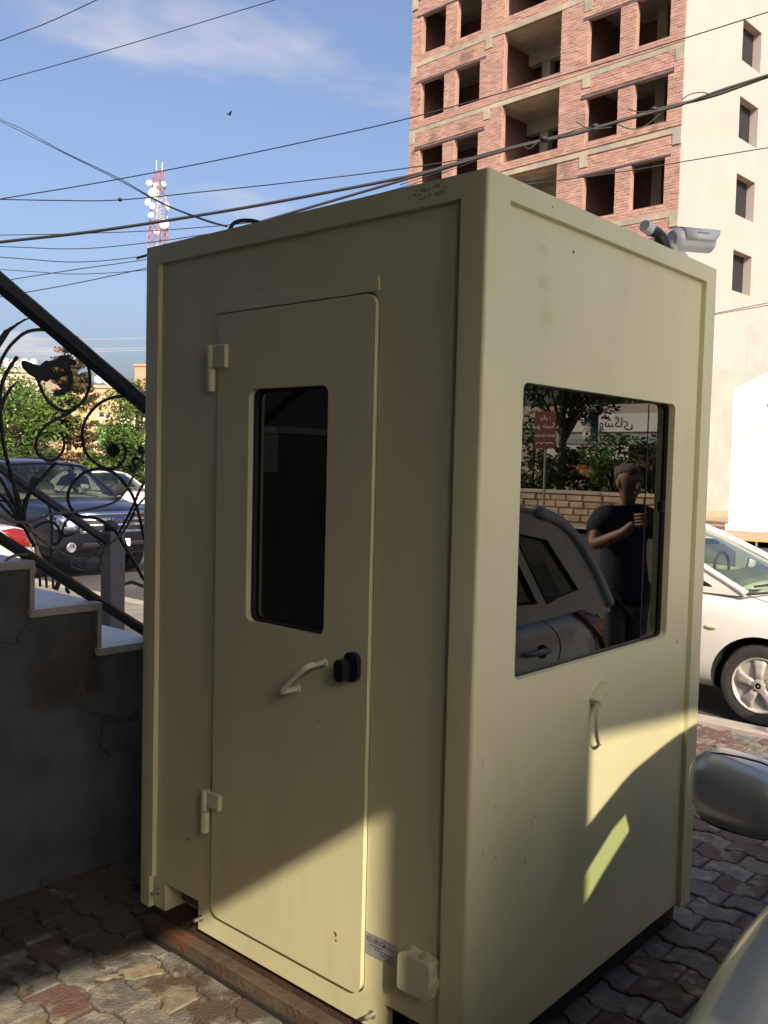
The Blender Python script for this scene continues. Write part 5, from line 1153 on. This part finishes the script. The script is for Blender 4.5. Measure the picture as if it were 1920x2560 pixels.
# ---- shop mirrored in the window
M['shopw'] = mat('shop_wall', (0.50, 0.44, 0.36), 0.9, var=0.1)
M['awning'] = mat('awning_metal', (0.42, 0.45, 0.42), 0.5, 0.4, var=0.2, vs=2)
M['signgreen'] = mat('sign_green', (0.10, 0.30, 0.10), 0.5); M['signdark'] = mat('sign_dark_green', (0.06, 0.14, 0.08), 0.5)
M['signorange'] = mat('sign_orange', (0.65, 0.22, 0.05), 0.5); M['signblue'] = mat('sign_blue', (0.05, 0.16, 0.40), 0.5); M['brown'] = mat('sign_brown', (0.17, 0.035, 0.025), 0.5)
sh = thing('shop', 'shop with white fascia and ribbed awning mirrored in the booth window', 'shop', (36, -17.5, 0))
MB().plate(rect(-24, -13.5, 0, 4.6), [rect(-22, -20, .1, 2.3), rect(-19, -15, .5, 2.3)], lambda u, v, d: (36+d, u, v), .3).build('wall', M['shopw'], sh)
MB().box(36.3, 42, -24, -13.5, 0, 4.6).build('shop_core', M['shopw'], sh)
fb = MB().box(35.6, 35.8, -21.2, -14.2, 3.35, 4.15).build('fascia_board', M['white'], sh)
text_mb('ﯼﺎﮔﺷﻭﺭﻓ', 0.62, lambda u, v: (35.59, -18.2-u, 3.74+v)).build('lettering', M['ink'], fb, fix=False)
aw = MB(); n = 60
aw.sheet([[(35.7, lerp(-22, -13.8, k/n), 3.25+(.05 if k % 2 else 0)) for k in range(n+1)], [(34.3, lerp(-22, -13.8, k/n), 2.75+(.05 if k % 2 else 0)) for k in range(n+1)]]).build('awning', M['awning'], sh, solid=.02)
for (y0, y1, m_) in ((-20.6, -18.9, 'white'), (-18.7, -16.6, 'white')):
    b_ = MB().box(34.2, 34.27, y0, y1, 2.1, 2.7).build('hanging_sign', M[m_], sh)
    MB().plate([((y0+y1)/2+.35*math.cos(t), 2.4+.2*math.sin(t)) for t in [2*math.pi*k/20 for k in range(20)]], [], lambda u, v, d: (34.185+d, u, v), .012).build('sign_oval', M['signgreen'], b_)
MB().lathe([(0, 0), (.42, 0), (.42, .08), (0, .08)], 24, Matrix.Translation((34.0, -18.9, 1.75)) @ Matrix.Rotation(R(-90), 4, 'Y')).build('round_sign', M['signorange'], sh)
gs = thing('green_sign', 'dark green slanted shop sign on a post mirrored right of the fascia', 'sign', (33.0, -12.6, 0))
MB().obox((33.0, -12.6, 3.1), (.12, 1.6, .8), Matrix.Rotation(R(8), 3, 'X')).build('sign_board', M['signdark'], gs); MB().bar((33.06, -12.6, 0), (33.06, -12.6, 2.8), .05).build('post', M['zinc'], gs)
text_mb('ﻥﺍﺩﻭﺎﺟ', .42, lambda u, v: (32.93, -12.6-u, 3.1+v-.14*u)).build('lettering', M['white'], gs, fix=False)
bs_ = thing('blue_light_box', 'blue and white light box sign on a tall pole mirrored beside the brown sign', 'sign', (30.5, -16.1, 0))
MB().bar((30.5, -16.1, 0), (30.5, -16.1, 6.0), .05).build('pole', M['zinc'], bs_)
MB().obox((30.45, -16.35, 3.25), (.2, .9, 1.0), Matrix.Rotation(R(38), 3, 'Z')).build('light_box', M['signblue'], bs_); MB().obox((30.33, -16.42, 3.15), (.1, .74, .62), Matrix.Rotation(R(38), 3, 'Z')).build('light_panel', M['white'], bs_)
# brown street sign on its post
SPX, SPY = 22.75, -13.65
ss = thing('street_sign', 'brown street sign with white lettering on a steel post mirrored in the window', 'sign', (SPX, SPY, 0))
MB().bar((SPX, SPY, -.02), (SPX, SPY, 3.3), .038, 10).build('post', M['zinc'], ss)
sb = MB().box(SPX-.07, SPX-.045, SPY-.38, SPY+.38, 2.28, 3.42).build('sign_board', M['brown'], ss, bevel=.004)
for z, tx, s_ in ((3.22, 'ﻩﺩﺎﺟ', .22), (2.98, 'ﮏﺴﺧ ﻮﺳ', .24), (2.68, 'Baron Garden', .13)):
    text_mb(tx, s_, lambda u, v, z=z: (SPX-.072, SPY-u, z+v)).build('lettering', M['white'], sb, fix=False)
MB().tube([(SPX-.074, SPY+.30-.6*k/24, 2.42+.05*abs(math.sin(k/24*3*math.pi))) for k in range(25)], .012, 5).build('wave_mark', M['white'], sb)
# ---- buildings on the left skyline
M['orange_wall'] = mat('orange_plaster', (0.46, 0.33, 0.20), 0.9, var=0.08, vs=1); M['beige_wall'] = mat('beige_plaster', (0.50, 0.42, 0.32), 0.9, var=0.1, vs=1)
M['tank'] = mat('tank_metal', (0.62, 0.62, 0.60), 0.35, 0.6, var=0.1); M['win_far'] = mat('far_window', (0.03, 0.035, 0.05), 0.15)
def far_box(name, label, px0, px1, d, z1, depth, m, wins=(), extra=None):
    a = at(px0, 1180, d); b = at(px1, 1180, d); a.z = b.z = 0; ux = (b-a); W = ux.length; ux.normalize(); nx = Vector((-ux.y, ux.x, 0))
    if nx.dot(CF) < 0: nx = -nx
    t = thing(name, label, 'building', a.lerp(b, .5))
    fn = lambda u, v, dd: a+ux*u+nx*dd+Vector((0, 0, v))
    MB().plate(rect(0, W, -.1, z1), [rect(*w) for w in wins], fn, .25).build('wall', M[m], t)
    vs = [fn(u, v, dd) for dd in (.26, depth) for u, v in rect(0.001, W-.001, -.1, z1-.001)]
    MB().add(vs, [(0,1,2,3), (7,6,5,4), (0,4,5,1), (1,5,6,2), (2,6,7,3), (3,7,4,0)]).build('building_core', M[m], t)
    MB().plate(rect(-.12, W+.12, z1, z1+.18), [], lambda u, v, dd: fn(u, v, dd-.12), .6).build('parapet', M[m], t)
    for w in wins:
        f_ = MB().plate(rect(*w), [rect(w[0]+.08, (w[0]+w[1])/2-.04, w[2]+.08, w[3]-.08), rect((w[0]+w[1])/2+.04, w[1]-.08, w[2]+.08, w[3]-.08)], lambda u, v, dd: fn(u, v, .08+dd), .06).build('window', M['white'], t)
        MB().plate(rect(*w), [], lambda u, v, dd: fn(u, v, .17+dd), .02).build('pane', M['win_far'], f_)
    return t, fn, W
t1, f1, W1 = far_box('beige_house', 'beige flat roofed house with water tanks at the left edge', -60, 100, 62, 7.2, 8, 'beige_wall', [(.6, 1.5, 4.6, 6.4), (2.6, 3.5, 4.5, 6.2)])
for k in range(4):
    c = f1(1.55+k*.62, 7.38, 1.2)
    tag(MB().lathe([(0, 0), (.28, 0), (.30, .05), (.30, .75), (.24, .86), (0, .9)], 16, Matrix.Translation(c)).build('water_tank', M['tank'], auto=40), ('leftmost', 'second', 'third', 'rightmost')[k]+' of four metal water tanks on the beige house roof', 'water tank', 'water tanks on the roof')
t2, f2, W2 = far_box('orange_house', 'orange plastered house behind the pine with satellite dishes on top', 62, 312, 66, 6.6, 9, 'orange_wall', [(5.2, 6.2, 3.4, 4.8), (.8, 1.8, 3.6, 5.0)])
M['dish'] = mat('dish_white', (0.52, 0.51, 0.49), 0.6)
for k, (u, s_) in enumerate(((6.0, .55), (4.2, .42), (5.2, .36))):
    c = f2(u, 7.2, .4); dt = thing('satellite_dish', ('large', 'middle', 'small')[k]+' white satellite dish on the orange house roof', 'satellite dish', c-Vector((0, 0, .45)), 'satellite dishes on the orange house')
    dr = Vector((-.5, -.7, .5)).normalized().to_track_quat('Z', 'Y').to_matrix().to_4x4()
    MB().lathe([(0, 0), (s_*.5, .03), (s_, .14*s_/.55), (s_, .16*s_/.55), (s_*.5, .05), (0, .02)], 18, Matrix.Translation(c) @ dr).build('dish', M['dish'], dt, smooth=True); MB().bar(c, c-Vector((0, 0, .45)), .03).build('mast', M['zinc'], dt)
t3, f3, W3 = far_box('shop_row', 'white shop front with green signboards behind the fresh green tree', 255, 400, 58, 4.0, 6, 'white', [(.4, 1.4, .3, 2.0), (2.0, 3.3, .3, 2.0)])
MB().plate(rect(-.1, 1.2, 3.7, 4.1), [], lambda u, v, d: f3(u, v, -.5+d), .4).build('fascia_board', M['orange_wall'], t3)
M['lime'] = mat('sign_lime', (0.42, 0.55, 0.12), 0.5)
b_ = MB().plate(rect(-.2, .75, 2.2, 3.6), [], lambda u, v, d: f3(u, v, -.35+d), .2).build('signboard', M['signgreen'], t3)
text_mb('ﮏﻨﺑ', .5, lambda u, v: f3(.28+u, 2.6+v, -.36)).build('lettering', M['white'], b_, fix=False)
b_ = MB().plate(rect(1.25, 2.9, 2.2, 3.5), [], lambda u, v, d: f3(u, v, -.35+d), .2).build('signboard', M['lime'], t3)
text_mb('PETROMALL', .22, lambda u, v: f3(2.05+u, 2.7+v, -.36)).build('lettering', M['white'], b_, fix=False)
t4, f4, W4 = far_box('red_house', 'reddish house just left of the booth edge on the skyline', 335, 420, 80, 9.6, 6, 'salmon')
rr = random.Random(77); hb_ = MB(); a0, a1, b0_, b1, c0, c1 = ADDED_HEDGE
for k in range(40): clump_leaves(hb_, (rr.uniform(a0+.1, a1-.1), rr.uniform(b0_+.08, b1-.08), rr.uniform(c0+.08, c1-.1)), (.16, .14, .14), 60, .075, rr)
hb_.box(a0+.08, a1-.08, b0_+.08, b1-.08, c0, c1-.08)
hb_.build('added_shade_hedge', M['leaf2'], ob, fix=False)  # leafy light block, added out of view above the box
# ================================================================== telecom tower
M['tred'] = mat('tower_red', (0.36, 0.085, 0.08), 0.6); M['twhite'] = mat('tower_white', (0.50, 0.46, 0.46), 0.6)
TD = 150.0
tb0 = at(390, 1150, TD); TX, TY = tb0.x, tb0.y; ttop = at(393, 440, TD).z
tw = thing('telecom_tower', 'red and white lattice telecom tower with dish antennas on the skyline', 'tower', (TX, TY, -.2))
def tw_half(z): return lerp(1.18, 0.58, max(0.0, min(1.0, (z-37)/(ttop-37))))
secs = 12
for k in range(secs):
    z0, z1 = ttop*k/secs-(.2 if k == 0 else 0), ttop*(k+1)/secs; mb = MB(); m_ = M['tred'] if k % 2 else M['twhite']
    for sx, sy in ((1,1),(1,-1),(-1,-1),(-1,1)):
        a, b = tw_half(z0), tw_half(z1); mb.bar((TX+sx*a, TY+sy*a, z0), (TX+sx*b, TY+sy*b, z1), .06, 5)
    sub = 3
    for q in range(sub):
        za, zb = lerp(z0, z1, q/sub), lerp(z0, z1, (q+1)/sub); a, b = tw_half(za), tw_half(zb)
        cs = ((1,1),(1,-1),(-1,-1),(-1,1))
        for i in range(4):
            c, d = cs[i], cs[(i+1) % 4]
            mb.bar((TX+c[0]*a, TY+c[1]*a, za), (TX+d[0]*b, TY+d[1]*b, zb), .032, 4); mb.bar((TX+d[0]*a, TY+d[1]*a, za), (TX+c[0]*b, TY+c[1]*b, zb), .032, 4); mb.bar((TX+c[0]*b, TY+c[1]*b, zb), (TX+d[0]*b, TY+d[1]*b, zb), .032, 4)
    mb.build('lattice_section', m_, tw)
dc = (-CF).to_track_quat('Z', 'Y').to_matrix().to_4x4()
def zz(x, y): return (x*.6269, y*.6269)
for (x, y, r_, tilt) in ((a_, b_, c_*.78, d_) for a_, b_, c_, d_ in ((595, 730, .62, 0), (624, 740, .60, 0), (652, 734, .55, 40), (614, 771, 1.15, 0), (590, 807, .78, -25), (608, 823, .62, 0), (666, 823, .85, 70), (602, 859, .62, 0), (655, 893, 1.0, 0), (625, 923, .66, 0))):
    c = at(*zz(x, y), TD-3); m_ = Matrix.Translation(c) @ Matrix.Rotation(R(tilt), 4, 'Z') @ dc
    d_ = MB().lathe([(0, -.35), (r_*.4, -.3), (r_, 0), (r_, .12), (r_*.9, .14), (0, .18)], 20, m_).build('dish_antenna', M['dish'], tw, auto=40)
    MB().bar(c, Vector((TX, TY, c.z)), .05, 5).build('dish_mount', M['zinc'], d_)
for dx in (-.5, .6): MB().bar((TX+dx, TY, ttop), (TX+dx, TY, ttop+1.6), .04, 5).build('aerial', M['zinc'], tw)
for (x, y) in ((590, 945), (663, 965), (660, 935), (600, 915)):
    c = at(*zz(x, y), TD-1); MB().box(c.x-.12, c.x+.12, c.y-.12, c.y+.12, c.z-.6, c.z+.6).build('panel_antenna', M['twhite'], tw)

# ================================================================== overhead wires
M['wire'] = mat('black_wire', (0.012, 0.012, 0.014), 0.6)
def wire(pts, d0, d1, r, lab, m='wire', ext=True, nm='overhead_wire', bow=0):
    P_ = []
    for i, (x, y) in enumerate(pts): P_.append(at(x, y, lerp(d0, d1, i/(len(pts)-1))))
    if ext:
        P_ = [P_[0]+(P_[0]-P_[1]).normalized()*4] + P_ + [P_[-1]+(P_[-1]-P_[-2]).normalized()*4]
    return tag(MB().tube(spline(P_, 8), r, 5).build(nm, M[m], smooth=True), lab, 'cable', 'overhead wires')
wire([(-10, 106), (120, 56), (241, 0), (300, -30)], 12, 11, .006, 'thin wire crossing the top left corner of the sky')
wire([(-10, 205), (200, 146), (450, 72), (686, 0), (760, -24)], 13, 12, .006, 'thin wire running across the cloud at upper left')
w3 = [(-10, 295), (60, 325), (160, 380), (290, 442), (400, 505), (500, 545), (567, 566)]
for k, (o_, lab) in enumerate(((0, 'upper of two wires sloping down to the booth roof'), (7, 'lower of two wires sloping down to the booth roof'))):
    wire([(x, y+o_*(1-i/7)*(1.2 if i % 2 else .5)) for i, (x, y) in enumerate(w3)], 9.0, 3.35, .0032, lab, ext=False)
wire([(-10, 499), (250, 456), (520, 405), (800, 346), (1040, 291), (1400, 190), (1713, 95), (1920, 30)], 17, 15, .011, 'long wire rising from the left across the tower block')
wire([(-10, 498), (150, 501), (295, 500), (500, 480), (760, 452), (1040, 417), (1250, 380)], 16, 15, .010, 'wire with a knot joining the thick cable bundle', ext=False)
kn = at(300, 499, 15.7); tag(MB().blob(kn, (.04, .04, .035), 8, 6).build('wire_clamp', M['wire'], smooth=True), 'small black clamp on the knotted wire left of the tower', 'clamp')
bun = [(-10, 606), (250, 576), (558, 528), (800, 484), (1040, 436), (1222, 383), (1360, 349), (1500, 316), (1649, 272), (1780, 240), (1920, 191)]
wire(bun, 14, 13, .025, 'thick black cable bundle crossing in front of the tower block')
wire([(1000, 452), (1150, 408), (1300, 366), (1440, 334), (1560, 300), (1700, 262), (1800, 226), (1930, 184)], 13.2, 12.9, .021, 'second thick cable strapped along the bundle')
for k, (pts, lab) in enumerate((([(1440, 303), (1452, 312), (1480, 322), (1530, 318)], 'cable tail sticking up from the bundle before the brick wall'), ([(1543, 310), (1575, 322), (1610, 316), (1650, 285)], 'slack loop under the bundle beside the window pier'),
                                ([(1310, 362), (1320, 372), (1335, 364), (1345, 352)], 'small curl of cable on the bundle left of the tail'), ([(1705, 248), (1730, 234), (1760, 231), (1775, 238)], 'short loop above the bundle near the plastered wall'),
                                ([(1395, 344), (1440, 324), (1470, 318)], 'short stub lying along the bundle'), ([(1570, 272), (1600, 280), (1640, 276)], 'thin pigtail beside the cable joint'))):
    wire(pts, 12.8, 12.8, .008, lab, ext=False, nm='cable_tail')
for k, x in enumerate((1362, 1490, 1636)):
    p_ = at(x, interp([(a, b) for a, b in bun], x), 13.1); tag(MB().blob(p_, (.09, .06, .045), 8, 6).build('cable_joint', M['wire'], smooth=True), ('left', 'middle', 'right')+() and ('left', 'middle', 'right')[k]+' taped joint on the cable bundle', 'cable joint', 'taped joints on the bundle')
wire([(-10, 588), (150, 585), (376, 577), (583, 561), (700, 545)], 15, 14, .007, 'wire just above the thick bundle at the left edge')
wire([(-10, 616), (188, 622), (357, 608), (533, 583), (700, 555)], 15, 14, .007, 'sagging wire below the thick bundle, crossing the tower foot')
wire([(-10, 642), (188, 655), (357, 641), (480, 622)], 15, 14, .007, 'sagging wire above the booth corner at left')
wire([(45, 696), (200, 672), (357, 650), (500, 625)], 14, 14, .007, 'straight wire rising to the booth corner from the handrail')
wire([(20, 675), (188, 685), (357, 676), (480, 660)], 15, 15, .006, 'thin slack wire near the handrail at left')
wire([(-10, 744), (180, 710), (359, 672), (500, 640)], 14, 13, .007, 'lowest dark wire rising behind the handrail')
wire([(1000, 462), (1150, 412), (1250, 380)], 13.4, 13.2, .007, 'wire splitting off the bundle above the booth roof', ext=False)
wire([(830, 512), (1000, 470), (1120, 428), (1222, 388)], 13.4, 13.2, .006, 'lower wire splitting off the bundle above the booth roof', ext=False)
wire([(1333, 460), (1550, 430), (1713, 403), (1920, 369)], 20, 19, .012, 'wire low across the tower block windows')
wire([(1700, 800), (1795, 782), (1920, 757)], 24, 23, .010, 'upper of two thin wires on the plastered wall')
wire([(1700, 804), (1795, 785), (1920, 763)], 24, 23, .010, 'lower of two thin wires on the plastered wall')
M['wire_glint'] = mat('glint_wire', (0.45, 0.45, 0.46), 0.4, 0.3)  # pale grey stands in for sun glinting on the lines
for k, (y, lab) in enumerate(((848, 'highest of three pale distant power lines left of the booth'), (872, 'middle one of three pale distant power lines left of the booth'), (878, 'lowest of three pale distant power lines left of the booth'))):
    wire([(-20, y), (180, y+1), (400, y-3)], 120, 120, .032, lab, 'wire_glint')
# a bird in the sky
bc = at(573, 286, 30); mb = MB().blob(bc, (.09, .035, .03), 8, 6)
bd_ = thing('bird', 'tiny dark bird flying in the open sky beneath the cloud', 'bird', bc)
mb.build('body', M['wire'], bd_, smooth=True)
for sg in (1, -1): MB().add([bc, bc+Vector((.05, sg*.06, .05)), bc+Vector((-.02, sg*.15, .09)), bc+Vector((-.05, sg*.05, .03))], [(0,1,2,3)]).build('wing', M['wire'], bd_, solid=.006)

# ================================================================== man mirrored in the window
def skin_mesh(name, joints, edges, m, parent, sub=2, root=0):
    me = bpy.data.meshes.new(name); me.from_pydata([j[0] for j in joints], edges, [])
    o = bpy.data.objects.new(name, me); COL.objects.link(o)
    md = o.modifiers.new('skin', 'SKIN'); md.use_smooth_shade = True
    sv = me.skin_vertices[0].data
    for i, j in enumerate(joints):
        r_ = j[1]; sv[i].radius = r_ if isinstance(r_, tuple) else (r_, r_); sv[i].use_root = (i == root)
    s_ = o.modifiers.new('sub', 'SUBSURF'); s_.levels = sub; s_.render_levels = sub
    dg = bpy.context.evaluated_depsgraph_get(); dg.update()
    m2 = bpy.data.meshes.new_from_object(o.evaluated_get(dg)); o.modifiers.clear(); o.data = m2; m2.materials.clear(); m2.materials.append(m); m2.shade_smooth()
    o.parent = parent
    return o
M['skin'] = mat('skin', (0.24, 0.135, 0.09), 0.55, var=0.06, vs=20); M['shirt'] = mat('navy_shirt', (0.016, 0.017, 0.034), 0.85, var=0.3, vs=8, bump=1.0, bs=14)
M['trousers'] = mat('olive_trousers', (0.10, 0.105, 0.085), 0.9, var=0.2, vs=8, bump=1.0, bs=12); M['hair'] = mat('grey_hair', (0.11, 0.105, 0.10), 0.85, var=0.6, vs=70, bump=1.0, bs=90)
pm = thing('person', 'man in a dark shirt raising a phone, mirrored in the booth window', 'person', (3.70, -1.36, 0), world_parts=False)
pm.rotation_euler = (0, 0, R(120))                      # local +x is the way he faces
J = [((0, 0, .93), (.13, .16)), ((0, 0, 1.10), (.115, .155)), ((-.01, 0, 1.27), (.12, .17)), ((-.02, 0, 1.40), (.10, .14)), ((.0, 0, 1.475), .055), ((.015, 0, 1.54), .055), ((.035, 0, 1.60), (.085, .075)), ((.03, 0, 1.66), (.098, .08)), ((.02, 0, 1.71), (.075, .062)),
     ((.0, .09, .88), .10), ((.03, .10, .50), .062), ((.0, .11, .09), .042), ((.13, .12, .035), .035),
     ((.0, -.09, .88), .10), ((.02, -.10, .50), .062), ((-.02, -.11, .09), .042), ((.11, -.13, .035), .035),
     ((-.01, .185, 1.40), .058), ((.10, .30, 1.22), .046), ((.30, .21, 1.32), .034), ((.345, .165, 1.385), .026),
     ((-.01, -.185, 1.40), .058), ((.08, -.34, 1.24), .046), ((.29, -.24, 1.33), .034), ((.345, -.185, 1.39), .026)]
E_ = [(0,1),(1,2),(2,3),(3,4),(4,5),(5,6),(6,7),(7,8),(0,9),(9,10),(10,11),(11,12),(0,13),(13,14),(14,15),(15,16),(3,17),(17,18),(18,19),(19,20),(3,21),(21,22),(22,23),(23,24)]
body_o = skin_mesh('body', J, E_, M['skin'], pm)
Js = [((0, 0, .78), (.185, .225)), ((0, 0, .93), (.175, .21)), ((0, 0, 1.10), (.138, .178)), ((-.01, 0, 1.27), (.14, .19)), ((-.02, 0, 1.40), (.130, .175)), ((-.005, 0, 1.468), (.075, .075)), ((-.01, .195, 1.395), .092), ((.065, .28, 1.27), .082), ((-.01, -.195, 1.395), .092), ((.055, -.30, 1.28), .082)]
skin_mesh('shirt', Js, [(0,1),(1,2),(2,3),(3,4),(4,5),(4,6),(6,7),(4,8),(8,9)], M['shirt'], pm)
Jt = [((0, 0, .95), (.138, .165)), ((0, .09, .86), .115), ((.03, .10, .50), .082), ((.0, .11, .07), .066), ((.0, -.09, .86), .115), ((.02, -.10, .50), .082), ((-.02, -.11, .07), .066)]
skin_mesh('trousers', Jt, [(0,1),(1,2),(2,3),(0,4),(4,5),(5,6)], M['trousers'], pm)
hm = MB().blob((.000, 0, 1.688), (.098, .083, .064), 22, 14, jit=.08); hm.v = [(x, y, max(z, 1.675 if x > .045 else (1.63 if x > 0 else 1.585))) for x, y, z in hm.v]; hm.build('hair', M['hair'], pm, smooth=True)
for sg in (1, -1):
    MB().blob((.02, sg*.083, 1.625), (.022, .010, .034), 8, 6).build('ear', M['skin'], pm, smooth=True)
    MB().blob((.113, sg*.032, 1.638), (.010, .013, .008), 8, 6).build('eye', M['ink'], pm, smooth=True)
MB().blob((.128, 0, 1.605), (.020, .014, .026), 8, 6).build('nose', M['skin'], pm, smooth=True); MB().blob((.112, 0, 1.560), (.010, .026, .008), 8, 6).build('mouth', mat('lips', (.30, .12, .10), .5), pm, smooth=True)
for sg in (1, -1):
    MB().blob((.09 if sg > 0 else .07, sg*.115, .045), (.14, .05, .045), 12, 8, sq=1.4).build('shoe', M['black'], pm, smooth=True)
    for k in range(4):
        z = 1.372+.02*k; l = (.9, 1, .95, .8)[k]*.07
        y0 = sg*(.165+.004*k)
        MB().tube(spline([(.36, y0, z), (.40, y0-sg*.02, z+.006), (.412, y0-sg*.055*l/.07, z+.006), (.396, y0-sg*.075*l/.07, z)], 4), [.0095]*6+[.0085]*5+[.007]*2, 7).build('finger', M['skin'], body_o, smooth=True)
    MB().tube(spline([(.35, sg*.17, 1.372), (.365, sg*.13, 1.36), (.375, sg*.10, 1.372)], 4), [.011]*5+[.009]*4, 7).build('thumb', M['skin'], body_o, smooth=True)
ph = thing('phone', 'black phone held up by the mirrored man', 'phone', (0, 0, 0), world_parts=False); ph.matrix_world = Matrix.Translation((3.70, -1.36, 0)) @ Matrix.Rotation(R(120), 4, 'Z')
MB().plate(rrect(-.10, .10, 1.372, 1.455, .012, 4), [], lambda u, v, d: (.385+d, u, v), .008).build('case', M['black'], ph, bevel=.002)
MB().plate(rrect(-.094, .094, 1.378, 1.449, .008, 4), [], lambda u, v, d: (.3845-d, u, v), 0).build('screen', M['win_far'], ph)
